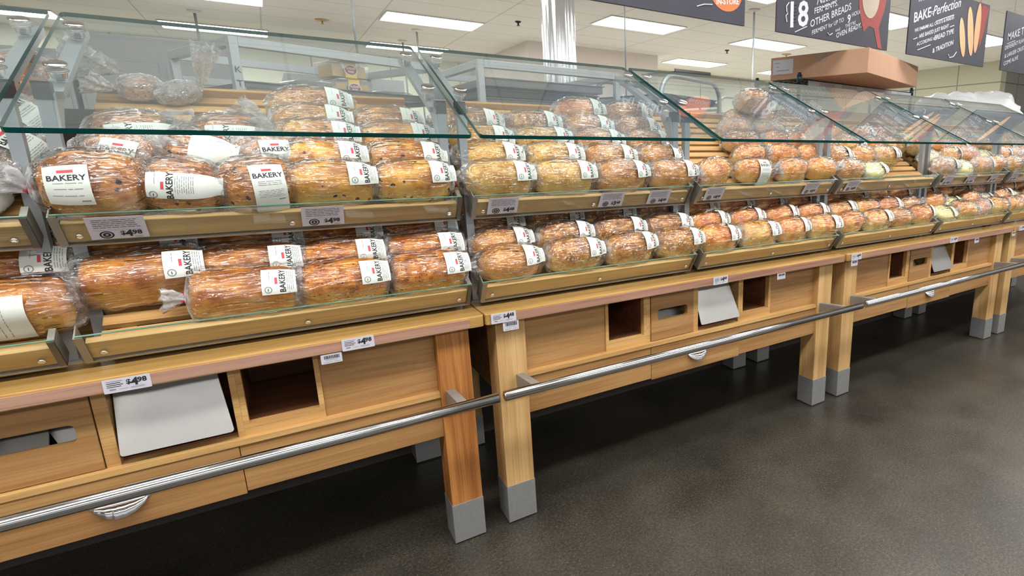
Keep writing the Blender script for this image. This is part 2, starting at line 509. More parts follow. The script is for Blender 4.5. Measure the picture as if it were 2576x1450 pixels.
K = {}
K['tin'] = dict(L=.222, D=.112, H=.12, p=6, q=2.9, mat=crust('tin_crust', srgb(142, 78, 30), srgb(192, 120, 52), srgb(214, 160, 88)), word='golden tin loaf')
K['cheese'] = dict(L=.212, D=.112, H=.12, p=5, q=2.7, rough=.004, mat=crust('cheese_crust', srgb(140, 72, 26), srgb(204, 126, 50), srgb(228, 170, 88), srgb(140, 62, 22), 85, .22, bump=.9, patch=14), word='orange cheese-topped loaf')
K['raisin'] = dict(L=.165, D=.14, H=.118, p=2.5, q=2.3, rough=.004, mat=crust('raisin_crust', srgb(116, 64, 34), srgb(178, 110, 58), srgb(212, 156, 100), srgb(48, 28, 26), 50, .26, bump=.9, patch=16), word='raisin loaf')
K['raisinloaf'] = dict(L=.212, D=.112, H=.12, p=3.2, q=2.5, rough=.003, mat=crust('raisin_loaf_crust', srgb(160, 96, 40), srgb(214, 150, 72), srgb(232, 184, 112), srgb(60, 34, 30), 36, .2), word='golden raisin bread')
K['oat'] = dict(L=.214, D=.112, H=.118, p=3.0, q=2.3, rough=.002, mat=crust('oat_crust', srgb(172, 118, 56), srgb(212, 160, 92), srgb(228, 184, 124), srgb(250, 240, 210), 105, .3), word='oat-topped pale loaf')
K['wheat'] = dict(L=.208, D=.112, H=.114, p=2.6, q=2.2, mat=crust('wheat_crust', srgb(146, 88, 44), srgb(192, 128, 70), srgb(214, 160, 104), srgb(236, 206, 160), 110, .26), word='brown wheat loaf')
K['grain'] = dict(L=.212, D=.112, H=.122, p=2.7, q=2.2, rough=.004, mat=crust('grain_crust', srgb(128, 74, 34), srgb(184, 122, 62), srgb(226, 184, 122), srgb(248, 232, 196), 80, .28, bump=.9, patch=16), word='flaky multigrain loaf')
K['orange'] = dict(L=.206, D=.112, H=.118, p=2.6, q=2.2, mat=crust('orange_crust', srgb(176, 92, 36), srgb(222, 142, 72), srgb(240, 184, 118)), word='orange-brown farmhouse loaf')
K['sliced'] = dict(L=.205, D=.112, H=.115, p=4, q=2.4, slices=.004, mat=crust('sliced_crust', srgb(190, 112, 50), srgb(226, 160, 88), srgb(244, 206, 144)), word='sliced golden loaf')
K['pale'] = dict(L=.2, D=.12, H=.08, p=2.6, q=2.2, mat=crust('floury_crust', srgb(206, 160, 96), srgb(232, 202, 146), srgb(248, 236, 200)), word='pale floury loaf')
K['dark'] = dict(L=.19, D=.14, H=.1, p=2.4, q=2.2, rough=.004, mat=crust('dark_crust', srgb(66, 40, 30), srgb(108, 70, 52), srgb(150, 108, 84), srgb(190, 160, 130), 90, .2), word='dark seeded loaf')

# ------------------------------------------------------------------ mesh helpers
class MB:
    def __init__(s):
        s.v = []; s.f = []; s.mi = []; s.sm = []; s.att = None
    def face(s, idx, mi=0, sm=False):
        s.f.append(idx); s.mi.append(mi); s.sm.append(sm)
    def box(s, x0, x1, y0, y1, z0, z1, mi=0, M4=None):
        b = len(s.v)
        ps = [(x0, y0, z0), (x1, y0, z0), (x1, y1, z0), (x0, y1, z0), (x0, y0, z1), (x1, y0, z1), (x1, y1, z1), (x0, y1, z1)]
        if M4 is not None:
            ps = [tuple(M4 @ Vector(p)) for p in ps]
        s.v += ps
        for q in ((0, 3, 2, 1), (4, 5, 6, 7), (0, 1, 5, 4), (1, 2, 6, 5), (2, 3, 7, 6), (3, 0, 4, 7)):
            s.face([b + i for i in q], mi)
    def quad(s, pts, mi=0):
        b = len(s.v); s.v += [tuple(p) for p in pts]; s.face(list(range(b, b + len(pts))), mi)
    def tube(s, pts, r, n=10, mi=0, cap=True, sm=True):
        pts = [Vector(p) for p in pts]; rings = []
        rr = r if isinstance(r, (list, tuple)) else [r] * len(pts)
        pu = None
        for i, p in enumerate(pts):
            d = (pts[min(i + 1, len(pts) - 1)] - pts[max(i - 1, 0)]).normalized()
            if pu is None:
                pu = d.orthogonal().normalized()
            u = (pu - d * pu.dot(d)).normalized(); pu = u
            w = d.cross(u)
            b = len(s.v)
            for k in range(n):
                a = 2 * PI * k / n
                s.v.append(tuple(p + (u * math.cos(a) + w * math.sin(a)) * rr[i]))
            rings.append(b)
        for i in range(len(rings) - 1):
            for k in range(n):
                k2 = (k + 1) % n
                s.face([rings[i] + k, rings[i] + k2, rings[i + 1] + k2, rings[i + 1] + k], mi, sm)
        if cap:
            s.face([rings[0] + k for k in range(n)][::-1], mi)
            s.face([rings[-1] + k for k in range(n)], mi)
    def lathe(s, c, ax, prof, n=20, mi=0):
        """prof: (distance along ax, radius)"""
        c = Vector(c); ax = Vector(ax).normalized(); u = ax.orthogonal().normalized(); w = ax.cross(u)
        rings = []
        for h, r in prof:
            b = len(s.v)
            for k in range(n):
                a = 2 * PI * k / n
                s.v.append(tuple(c + ax * h + (u * math.cos(a) + w * math.sin(a)) * r))
            rings.append(b)
        for i in range(len(rings) - 1):
            for k in range(n):
                k2 = (k + 1) % n
                s.face([rings[i] + k, rings[i] + k2, rings[i + 1] + k2, rings[i + 1] + k], mi, True)
        s.face([rings[0] + k for k in range(n)][::-1], mi)
        s.face([rings[-1] + k for k in range(n)], mi)
    def prism(s, poly, fn, t0, t1, mi=0, mside=None):
        """poly: 2-D outline; fn(a,b,t) -> 3-D"""
        b = len(s.v); n = len(poly)
        for t in (t0, t1):
            for p in poly:
                s.v.append(tuple(fn(p[0], p[1], t)))
        s.face([b + i for i in range(n)][::-1], mi)
        s.face([b + n + i for i in range(n)], mi)
        for i in range(n):
            j = (i + 1) % n
            s.face([b + i, b + j, b + n + j, b + n + i], mi if mside is None else mside)
    def flatmesh(s, tm, fn, mi):
        b = len(s.v)
        s.v += [tuple(fn(p[0], p[1])) for p in tm[0]]
        for q in tm[1]:
            s.face([b + i for i in q], mi)
    def mesh(s, name, mats):
        me = bpy.data.meshes.new(name)
        me.from_pydata(s.v, [], s.f)
        for m in mats:
            me.materials.append(M[m] if isinstance(m, str) else m)
        me.polygons.foreach_set('material_index', s.mi)
        me.polygons.foreach_set('use_smooth', s.sm)
        if s.att:
            a = me.attributes.new('crumple', 'FLOAT', 'POINT')
            a.data.foreach_set('value', s.att)
        me.update()
        return me
    def build(s, name, mats, parent=None, bevel=0.0, loc=None):
        if isinstance(mats, str) or not isinstance(mats, (list, tuple)):
            mats = [mats]
        return place(name, s.mesh(name, mats), parent, bevel, loc)

def place(name, me, parent=None, bevel=0.0, loc=None):
    o = bpy.data.objects.new(name, me)
    COL.objects.link(o)
    if parent is not None:
        o.parent = parent
    if loc is not None:
        o.location = loc
    if bevel:
        b = o.modifiers.new('bevel', 'BEVEL'); b.width = bevel; b.segments = 2; b.limit_method = 'ANGLE'
    return o

def tag(o, label, cat, group=None, kind=None):
    if label: o['label'] = label
    if cat: o['category'] = cat
    if group: o['group'] = group
    if kind: o['kind'] = kind
    return o

def thing(name, label, cat, loc=(0, 0, 0), rot=(0, 0, 0), group=None):
    o = bpy.data.objects.new(name, None)
    o.empty_display_size = 0.05
    COL.objects.link(o)
    o.location = loc; o.rotation_euler = rot
    return tag(o, label, cat, group)

def copy_tree(o, parent=None):
    c = o.copy(); COL.objects.link(c)
    if parent is not None: c.parent = parent
    for ch in list(o.children):
        copy_tree(ch, c)
    return c

def structure(name, mb, mats):
    o = mb.build(name, mats); o['kind'] = 'structure'
    return o

_TXT = {}
def text(body, size=1.0, bold=0.0, shear=0.0, space=1.0):
    """flat glyph mesh, centred on x, base line at 0"""
    key = (body, size, bold, shear, space)
    if key in _TXT: return _TXT[key]
    cu = bpy.data.curves.new('glyphs', 'FONT')
    cu.body = body; cu.size = size; cu.align_x = 'CENTER'; cu.fill_mode = 'FRONT'; cu.offset = bold * size; cu.shear = shear
    cu.resolution_u = 2; cu.space_character = space
    o = bpy.data.objects.new('glyphs', cu)
    me = o.to_mesh()
    r = ([tuple(v.co[:2]) for v in me.vertices], [list(p.vertices) for p in me.polygons])
    o.to_mesh_clear(); bpy.data.objects.remove(o); bpy.data.curves.remove(cu)
    _TXT[key] = r
    return r

def rrect(x0, x1, y0, y1, r, n=4):
    P = []
    for cx, cy, a0 in ((x1 - r, y1 - r, 0), (x0 + r, y1 - r, PI / 2), (x0 + r, y0 + r, PI), (x1 - r, y0 + r, 1.5 * PI)):
        for k in range(n + 1):
            a = a0 + PI / 2 * k / n
            P.append((cx + r * math.cos(a), cy + r * math.sin(a)))
    return P

ORD = ['zeroth', 'first', 'second', 'third', 'fourth', 'fifth', 'sixth', 'seventh', 'eighth', 'ninth', 'tenth']

# ------------------------------------------------------------------ room
H_CEIL = 3.0
mb = MB(); mb.box(-9, 16, -9, 1.0, -0.1, 0); structure('floor', mb, ['floor'])
mb = MB(); mb.box(-9, 16, 1.0, 12, -0.1, 0); structure('floor_kitchen_bounce', mb, [grid_mat('bounce_floor_tile', srgb(226, 222, 212), srgb(160, 156, 148), .3, .3, 0, 0, .006)])  # unseen kitchen floor, made pale to bounce light onto the ceiling
mb = MB(); mb.box(-9, 16, -9, 12, H_CEIL, H_CEIL + 0.1); structure('ceiling', mb, ['ceil'])
mb = MB(); mb.box(-9, 3.0, 10.0, 10.15, 0, H_CEIL); structure('wall_back', mb, ['wallyel'])
mb = MB(); mb.box(3.0, 5.43, 7.05, 10.15, 0, H_CEIL); structure('wall_middle', mb, ['wallpink'])
mb = MB(); mb.box(5.43, 11.0, 8.6, 8.75, 0, H_CEIL); structure('wall_far', mb, ['wallyel'])
mb = MB(); mb.box(5.43, 11.0, 8.55, 8.6, H_CEIL - 0.14, H_CEIL); structure('trim_1', mb, [flat('yellow_trim', srgb(226, 198, 140), 0.6)])
mb = MB(); mb.box(11.0, 11.2, 3.67, 8.75, 0, H_CEIL); structure('wall_right', mb, ['tile'])
mb = MB(); mb.box(11.2, 16, 3.67, 3.87, 0, H_CEIL); structure('wall_end', mb, ['tilex'])
mb = MB(); mb.box(-9.1, -9, -9, 12, 0, H_CEIL); structure('wall_left', mb, ['wallpink'])

# ceiling lamps: frame + diffuser, each its own thing
def lamp_mesh():
    f = MB(); a, b = 1.19, 0.59
    f.box(0, a, 0, .012, 2.985, 3.0); f.box(0, a, b - .012, b, 2.985, 3.0); f.box(0, .012, .012, b - .012, 2.985, 3.0); f.box(a - .012, a, .012, b - .012, 2.985, 3.0)
    d = MB(); P = rrect(.012, a - .012, .012, b - .012, .03)
    d.prism(P, lambda x, y, t: (x, y, t), 2.989, 2.998)
    return f.mesh('lamp_frame', [M['frame']]), d.mesh('diffuser', [M['glow']])
LF, LD = lamp_mesh()
LAMPS = [(.9, 6.22), (1.02, 8.5), (-1.5, 6.25), (-1.45, 8.47), (3.24, 4.83), (3.24, 2.7), (5.68, 4.83), (5.65, 2.7), (5.88, 7.02), (8.4, 7.05), (8.15, 4.83), (8.1, 2.65),
         (-3.9, 6.25), (-3.6, 8.6)]
LAMPW = ['nearest the hanging steel column, front of two', 'behind the first lamp above the shelf racks', 'above the grey ovens, nearer one', 'above the grey ovens, farther one', 'above the second sign gap by the beige wall',
         'hidden behind the first sign', 'above the cardboard box', 'between the first two chalk signs', 'beside the beige wall corner', 'peeping past the cardboard box', 'behind the chalk signs', 'between the last two chalk signs',
         'far over the ovens corner', 'deep over the ovens corner']
for (x, y), w in zip(LAMPS, LAMPW):
    t = thing('ceiling_light', 'white ceiling light panel ' + w, 'ceiling light', (x, y, 0), group='ceiling light panels')
    place('frame', LF, t); place('diffuser', LD, t)
# the shop floor's own lamps over the aisle and the displays (above and behind the camera)
k = 0
for x, y in [(-5.4 + 1.22 * i, yy) for i in range(12) for yy in (-1.7, -5.2)] + [(-3.9, .0), (-1.5, .0), (.9, .0), (3.3, .1), (5.7, .1), (8.1, .1), (-1.5, 3.9), (-3.9, 3.9), (.9, 3.9)]:
    if True:
        t = thing('ceiling_light', 'white ceiling light panel over the shopping aisle', 'ceiling light', (x, y, 0), group='aisle ceiling light panels')
        place('frame', LF, t); place('diffuser', LD, t)

# ------------------------------------------------------------------ tables
TB = [-1.83, 0.0, 1.845, 3.69]
TW = ['first table, nearest the viewer', 'second table', 'third table', 'fourth table at the far end']

def table(ix, x0):
    t = thing('display_table', 'honey oak bakery display table with steel front rail, %s' % TW[ix], 'table', (x0, 0, 0), group='bakery display tables')
    # tabletop with rounded front corners
    P = rrect(.002, 1.828, 0, .80, .012, 3)
    m_ = MB(); m_.prism(P, lambda x, y, z: (x, y, z), .779, .817)
    top = m_.build('tabletop', 'top', t, .0025)
    m_ = MB(); m_.box(.085 if ix == 1 else .02, 1.78 if ix == 0 else 1.81, -.0035, .0, .783, .811, 0)
    m_.build('price_strip', 'strip', top)
    for k, (lx, ly) in enumerate(((.044, .0437), (1.684, .0437), (.044, .672), (1.684, .672))):
        m_ = MB(); m_.box(0, .102, 0, .1, .148, .779)
        mat = 'leg_orange' if (ix == 0 and k == 1) else 'leg_pale'
        lg = m_.build('leg', mat, t, .002, loc=(lx, ly, 0))
        m_ = MB(); m_.box(-.0015, .1035, -.0015, .1015, .006, .151); m_.box(.01, .092, .01, .09, 0, .006)
        m_.build('foot_sleeve', 'sleeve', lg, .001)
    # front panels
    for nm, a, b in (('front_panel', .146, .476), ('front_panel', 1.369, 1.684)):
        m_ = MB(); m_.box(a, b, .076, .094, .565, .779); m_.build(nm, 'panel', t, .001)
    # cubbies (open boxes)
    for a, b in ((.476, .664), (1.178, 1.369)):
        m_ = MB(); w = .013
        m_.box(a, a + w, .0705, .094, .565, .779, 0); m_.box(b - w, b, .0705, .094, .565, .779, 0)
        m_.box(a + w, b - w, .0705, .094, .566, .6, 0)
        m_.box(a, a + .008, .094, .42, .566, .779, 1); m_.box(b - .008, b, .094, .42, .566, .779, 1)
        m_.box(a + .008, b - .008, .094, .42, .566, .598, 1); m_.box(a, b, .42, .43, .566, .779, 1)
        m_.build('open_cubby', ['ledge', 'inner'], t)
    # stiles beside the bin and the flap
    for a, b in ((.664, .682), (.903, .930), (1.163, 1.178)):
        m_ = MB(); m_.box(a, b, .0705, .3, .565, .779); m_.build('stile', 'ledge', t, .001)
    # glove bin front with a round-cornered slot
    outer = rrect(.684, .901, .568, .776, .002, 4); inner = rrect(.716, .868, .651, .697, .012, 4)
    m_ = MB(); n = len(outer)
    for yy in (.066, .084):
        for p in outer: m_.v.append((p[0], yy, p[1]))
        for p in inner: m_.v.append((p[0], yy, p[1]))
    for i in range(n):
        j = (i + 1) % n
        m_.face([i, j, n + j, n + i]); m_.face([2 * n + i, 3 * n + i, 3 * n + j, 2 * n + j])
        m_.face([j, i, 2 * n + i, 2 * n + j]); m_.face([n + i, n + j, 3 * n + j, 3 * n + i])
    bn = m_.build('bin_front', 'panel', t)
    m_ = MB()
    R = Matrix.Translation((.79, .115, .655)) @ Matrix.Rotation(-.6, 4, 'X')
    m_.box(-.085, .02, -.003, .003, -.07, .07, 0, R); 
    R = Matrix.Translation((.82, .14, .655)) @ Matrix.Rotation(-.5, 4, 'X') @ Matrix.Rotation(-.4, 4, 'Y')
    m_.box(-.01, .05, -.003, .003, -.07, .07, 0, R)
    m_.build('bag_dispenser', 'steel', bn)
    m_ = MB(); m_.box(.684, .901, .3, .31, .566, .779); m_.build('bin_back', 'inner', bn)
    # stainless flap, top recessed, bottom forward
    m_ = MB()
    P = [(.934, .782)] + [(.934 + .008 - .008 * math.cos(a), .006 + .0 - .006 * math.sin(a) + .594) for a in (0, .8, 1.57)] + [(1.158 - .008 + .008 * math.sin(a), .6 - .006 * math.cos(a)) for a in (0, .8, 1.57)] + [(1.135, .782)]
    m_.prism(P, lambda x, z, tt: (x, .05 + (z - .594) * .42 + tt, z), 0, .004)
    m_.build('steel_flap', 'steel', t, .0008)
    m_ = MB(); m_.box(.93, 1.163, .3, .31, .566, .779); m_.box(.93, 1.163, .094, .3, .566, .572)
    m_.build('flap_box', 'inner', t)
    # ledge and apron boards
    m_ = MB(); m_.box(.146, 1.684, .052, .3, .548, .5655); m_.build('ledge', 'ledge', t, .001)
    for nm, a, b, zb in (('apron_board', .146, .675, .408), ('apron_board', 1.1615, 1.684, .408)):
        m_ = MB(); m_.box(a, b, .058, .078, zb, .548); m_.build(nm, 'panel', t, .001)
    m_ = MB(); m_.box(.6765, 1.16, .056, .078, .402, .547); dr = m_.build('drawer', 'panel', t, .001)
    # scalloped cup pull
    m_ = MB(); nu, nv = 24, 6; b0 = 0
    for i in range(nu + 1):
        u = i / nu
        for j in range(nv + 1):
            v = j / nv
            w = math.sin(PI * u) ** .6
            fl = 1 + .1 * abs(math.sin(u * PI * 6))
            m_.v.append((.915 + (u - .5) * .104, .056 - .024 * w * fl * math.sin(v * PI / 2) , .475 - .032 * w * (1 - math.cos(v * PI / 2)) - .0))
    for i in range(nu):
        for j in range(nv):
            a = i * (nv + 1) + j
            m_.face([a, a + 1, a + nv + 2, a + nv + 1], 0, True)
    m_.box(.86, .97, .0535, .056, .47, .478)
    m_.build('cup_pull', 'chrome', dr)
    # side rails of the frame; dark back sheet added to shut out kitchen light
    m_ = MB(); m_.box(.08, .1, .14, .672, .45, .779); m_.build('side_rail', 'panel', t)
    m_ = MB(); m_.box(1.73, 1.75, .14, .672, .45, .779); m_.build('side_rail', 'panel', t)
    m_ = MB(); m_.box(.0, 1.83, .782, .798, .002, .778); m_.box(.0, 1.83, .782, .798, .818, 1.46); m_.build('back_light_block', 'light_block', t)
    # hand rail
    m_ = MB(); m_.tube([(.008, -.12, .577), (1.818, -.12, .577)], .0165, 24)
    m_.tube([(.006, -.12, .577), (.008, -.12, .577)], .013, 24)
    rl = m_.build('front_rail', 'rail', t)
    for bx in (.118, 1.713):
        m_ = MB()
        P = [(.0437, .505), (.0437, .572), (-.118, .588), (-.118, .566)]
        m_.prism(P, lambda y, z, x: (bx + x, y, z), -.014, .014)
        m_.build('rail_bracket', 'sleeve', rl, .001)
    return t
for i, x in enumerate(TB): table(i, x)

# ------------------------------------------------------------------ shelf uprights with glass supports
TH = math.radians(33)
BB = [-1.86, -.937, 0.0, .926, 1.848, 2.80, 3.708, 4.63]      # bay boundaries
GS = (1.712 - 1.3735) / (.641 + .06)                           # slope of the guard glass
def gz(y): return 1.3735 + (y + .06) * GS
ga = math.atan(GS); gn = Vector((0, -math.sin(ga), math.cos(ga)))
def upright_meshes():
    p = MB(); p.box(-.0125, .0125, .19, .215, .8175, 1.45); p.box(-.02, .02, .18, .225, .817, .821)
    c = MB(); c.box(-.015, .015, .187, .218, 1.45, 1.49)
    a = MB()
    def pt(y, off): return Vector((0, y, gz(y))) + gn * off
    for y0, y1 in ((.2, .62),):
        q = [pt(y0, -.05), pt(y1, -.05), pt(y1, -.032), pt(y0, -.032)]
        poly = [(v.y, v.z) for v in q]
        a.prism(poly, lambda y, z, x: (x, y, z), -.016, .016)
    poly = [(.19, 1.38), (.215, 1.38), (.30, pt(.30, -.045).z), (.2, pt(.2, -.04).z)]
    a.prism(poly, lambda y, z, x: (x, y, z), -.004, .004)
    s = []
    for y in (.257, .537):
        m_ = MB(); c0 = pt(y, -.035)
        m_.lathe(c0, gn, [(0, .008), (.012, .008), (.0125, .014), (.029, .017), (.0292, .021), (.030, .021)], 18)
        s.append(m_.mesh('standoff_base', [M['chrome']]))
        m_ = MB(); c0 = pt(y, .0095)
        m_.lathe(c0, gn, [(0, .021), (.003, .0215), (.005, .019), (.0055, .006)], 22)
        s.append(m_.mesh('standoff_cap', [M['chrome']]))
    return p.mesh('post', [M['post']]), c.mesh('post_cap', [M['black']]), a.mesh('glass_arm', [M['post']]), s
UP_M = upright_meshes()
for i, b in enumerate(BB):
    for sx in (-1, 1):
        if (i == 0 and sx < 0) or i == 7: continue
        side = 'closing' if sx < 0 else 'starting'
        bay = i if sx < 0 else i + 1
        t = thing('shelf_upright', 'grey metal upright with glass arm, %s the %s shelf bay' % (side, ORD[bay]), 'shelf upright', (b + sx * .0305, 0, 0), group='shelf uprights')
        place('post', UP_M[0], t); place('post_cap', UP_M[1], t)
        ar = place('glass_arm', UP_M[2], t, 0, (sx * .014, 0, 0))
        for me in UP_M[3]:
            place(me.name.split('.')[0], me, ar, 0, (sx * .006, 0, 0))

# glass guards
for i in range(7):
    a, b = BB[i] + .011, BB[i + 1] - .011
    m_ = MB(); P = rrect(a, b, -.06, .641, .012, 3)
    P = [(x, y) for x, y in P]
    m_.prism(P, lambda x, y, tt: tuple(Vector((x, y, gz(y))) + gn * tt), -.006, .006, 0, 1)
    o = m_.build('glass_guard', ['glass', 'gedge'])
    tag(o, 'sloping clear glass guard with teal edge over the %s shelf bay' % ORD[i + 1], 'glass guard', 'glass sneeze guards')

# ------------------------------------------------------------------ slatted shelves
LV = [(.10, .845), (.13, 1.125)]
LVN = ['lower', 'upper']
def shelf(ibay, lv):
    x0, x1 = BB[ibay] + .020, BB[ibay + 1] - .018
    if ibay == 1: x0 = -.922
    w = x1 - x0
    y0, z0 = LV[lv]
    t = thing('slatted_shelf', 'tilted wooden slat shelf with clear front lip, %s tier, %s bay' % (LVN[lv], ORD[ibay + 1]), 'shelf', (x0, y0, z0), (TH, 0, 0), group='tilted slat shelves')
    m_ = MB()
    for k in range(12):
        s = .02 + k * .0535
        m_.box(.03, w - .03, s, s + .036, .012, .030)
    m_.build('slats', 'slat', t, .002)
    for a in (.06, w * .5 - .015, w - .09):
        m_ = MB(); m_.box(a, a + .03, .005, .665, -.012, .0115); m_.build('bearer', 'board', t)
    m_ = MB(); m_.box(.01, w - .01, 0, .018, -.004, .052); fb = m_.build('front_board', 'board', t, .0015)
    m_ = MB(); m_.box(.03, w - .03, .655, .67, .012, .05); m_.build('back_stop', 'slat', t, .0015)
    m_ = MB(); m_.box(0, w, -.006, -.002, -.006, .0815, 0)
    m_.box(0, w, -.0062, -.0018, .0815, .083, 1)
    lp = m_.build('clear_lip', ['lip', 'lipedge'], t)
    m_ = MB(); m_.box(0, w, -.009, .02, -.010, -.006); m_.build('steel_channel', 'steel', t)
    for a in (0, w - .012):
        m_ = MB(); m_.box(a, a + .012, -.0085, -.0062, -.008, .08); m_.box(a if a else -.003, (a + .012) if a else .0, -.0085, .035, -.008, .08) 
        m_.build('end_plate', 'endcap', t)
    for a in (.035, w * .5, w - .035):
        m_ = MB(); m_.lathe((a, -.0062, .018), (0, -1, 0), [(0, .007), (.002, .0068), (.0035, .004)], 12); m_.build('lip_screw', 'chrome', lp)
    return t
for i in range(7):
    for lv in (0, 1):
        shelf(i, lv)

# ------------------------------------------------------------------ bread
def loaf_surf(k, x, a, off=0.0):
    """point of the loaf skin: x along the loaf, angle a round it; pushed out by off"""
    L, D, H, p, q = k['L'] + 2 * off, k['D'] + 2 * off, k['H'] + off, k['p'], k['q']
    t = max(-.999, min(.999, x / (L / 2)))
    e = (1 - abs(t) ** p) ** (1.0 / p)
    ca, sa = math.cos(a), math.sin(a)
    y = D / 2 * e * math.copysign(abs(ca) ** (2 / q), ca)
    if sa >= 0:
        z = H * .42 + H * .58 * (e ** .8) * abs(sa) ** (2 / q)
        y *= 1 + .05 * math.sin(PI * min(1, sa))
    else:
        z = H * .42 - (H * .42) * (e ** .5) * abs(sa) ** (2 / 4.5)
    return Vector((x, y, z))

def crust_mesh(k, seed):
    rnd = random.Random(seed); m_ = MB(); nu, nv = (64 if k.get('slices') else 34), 30
    off = Vector((rnd.uniform(0, 50), rnd.uniform(0, 50), rnd.uniform(0, 50)))
    amp = .004; fine = k.get('rough', .0012)
    for i in range(nu + 1):
        x = k['L'] / 2 * math.sin(PI / 2 * (-1 + 2 * i / nu)) * .999
        for j in range(nv):
            a = 2 * PI * j / nv
            p = loaf_surf(k, x, a)
            n = Vector((x * .6, p.y, p.z - k['H'] * .42)).normalized()
            d = amp * noise.noise(p * 14 + off) + fine * noise.noise(p * 75 + off) 
            if k.get('slices'): d -= k['slices'] * (abs(math.sin(x * PI / .026)) < .35) * (1 if i not in (0, nu) else 0)
            p = p + n * d
            p.z = max(p.z, 0)
            m_.v.append(tuple(p))
    for i in range(nu):
        for j in range(nv):
            j2 = (j + 1) % nv
            m_.face([i * nv + j, i * nv + j2, (i + 1) * nv + j2, (i + 1) * nv + j][::-1], 0, True)
    m_.face(list(range(nv))); m_.face([nu * nv + j for j in range(nv)][::-1])
    return m_.mesh('crust', [k['mat']])

def bag_mesh(k, seed, tail, hazy=False):
    """tail: None or (up angle, length). The tail leaves the +x end."""
    rnd = random.Random(seed); m_ = MB(); m_.att = []
    nu, nv = 40, 44
    off = Vector((rnd.uniform(0, 50), rnd.uniform(0, 50), rnd.uniform(0, 50)))
    g = .0075; Lb = k['L'] + 2 * g
    rings = []
    def crump(p, amt, f=1.0):
        q = Vector((p.x * 16 * f, p.y * 46 * f, p.z * 46 * f)) + off
        r1 = 1 - abs(noise.noise(q)) * 2.4
        q = Vector((p.x * 60 * f, p.y * 60 * f, p.z * 60 * f)) - off
        r2 = noise.noise(q)
        return amt * (r1 * .8 + r2 * .7)
    xs = [Lb / 2 * math.sin(PI / 2 * (-1 + 2 * i / nu)) * .9985 for i in range(nu + 1)]
    if tail: xs = [x for x in xs if x < Lb / 2 * .86]
    for x in xs:
        ring = []
        for j in range(nv):
            a = 2 * PI * j / nv
            p = loaf_surf(k, x, a, g)
            n = Vector((x * .3, p.y, p.z - k['H'] * .42)).normalized()
            ed = abs(x) / (Lb / 2)
            p = p + n * crump(p, .0046 + .004 * ed ** 4)
            p.x += math.copysign(.013 * ed ** 8, x)
            p.z = max(p.z, -.0005)
            ring.append(p); 
            m_.att.append(.01 + .35 * max(0, noise.noise(p * 22 - off) - .1) + 1.3 * max(0, ed - .78) * 4 * abs(noise.noise(p * 30 + off)))
        rings.append(ring)
    if tail:
        ang, ln = tail
        nk = Vector((Lb / 2 + .008, 0, k['H'] * .45))
        d = Vector((math.cos(ang), rnd.uniform(-.3, .3), math.sin(ang))).normalized()
        side = d.cross(Vector((0, 1, 0))).normalized(); back = side.cross(d)
        last = rings[-1]; c0 = sum(last, Vector()) / nv
        seq = []
        for s in (.35, .7, 1.0):
            c = c0.lerp(nk, s); f = (1 - s) ** .7
            seq.append((c, f, None))
        for s, f, dummy in seq:
            ring = []
            for j in range(nv):
                a = 2 * PI * j / nv
                rad = (last[j] - c0) * f
                fold = 1 + .35 * (1 - f) * math.sin(a * 9 + rnd.uniform(-.2, .2))
                pn = s + rad + Vector((0, math.cos(a), math.sin(a))) * .0085 * (1 - f) * fold
                pn += rad.normalized() * crump(pn, .0025) if rad.length > .001 else Vector()
                ring.append(pn); m_.att.append(.45 + .3 * (1 - f))
            rings.append(ring)
        for s in (.12, .3, .5, .7, .86, 1.0):
            ring = []
            c = nk + d * ln * s
            wa = .009 + (min(ln, .09) * .55) * s ** .8; wb = .007 + min(ln, .1) * .3 * s
            for j in range(nv):
                a = 2 * PI * j / nv
                fold = 1 + .28 * math.sin(a * 7 + 3 * s) + .3 * noise.noise(Vector((a * 2, s * 5, seed * 1.7)))
                pn = c + side * math.sin(a) * wa * fold + back * math.cos(a) * wb * fold
                pn += d * .25 * ln * noise.noise(Vector((math.sin(a) * 2, math.cos(a) * 2, seed))) * s
                if pn.z < .001: pn.z = .001
                ring.append(pn); m_.att.append(.75)
            rings.append(ring)
    for ring in rings:
        m_.v += [tuple(p) for p in ring]
    for i in range(len(rings) - 1):
        for j in range(nv):
            j2 = (j + 1) % nv
            m_.face([i * nv + j, (i + 1) * nv + j, (i + 1) * nv + j2, i * nv + j2], 0, True)
    m_.face(list(range(nv)), 0, True)
    if not tail: m_.face([(len(rings) - 1) * nv + j for j in range(nv)][::-1], 0, True)
    return m_.mesh('plastic_bag', [M['baghazy' if hazy else 'bag']])

def tie_mesh(k):
    m_ = MB(); c = Vector((k['L'] / 2 + .0135, 0, k['H'] * .45)); pts = []
    for i in range(13):
        a = 2 * PI * i / 12
        pts.append(c + Vector((.002 * math.sin(a * 2), math.cos(a) * .0115, math.sin(a) * .0115)))
    m_.tube(pts, .0028, 6)
    m_.tube([c + Vector((0, -.011, 0)), c + Vector((.004, -.022, .008))], .0022, 6)
    return m_.mesh('twist_tie', [M['tie']])

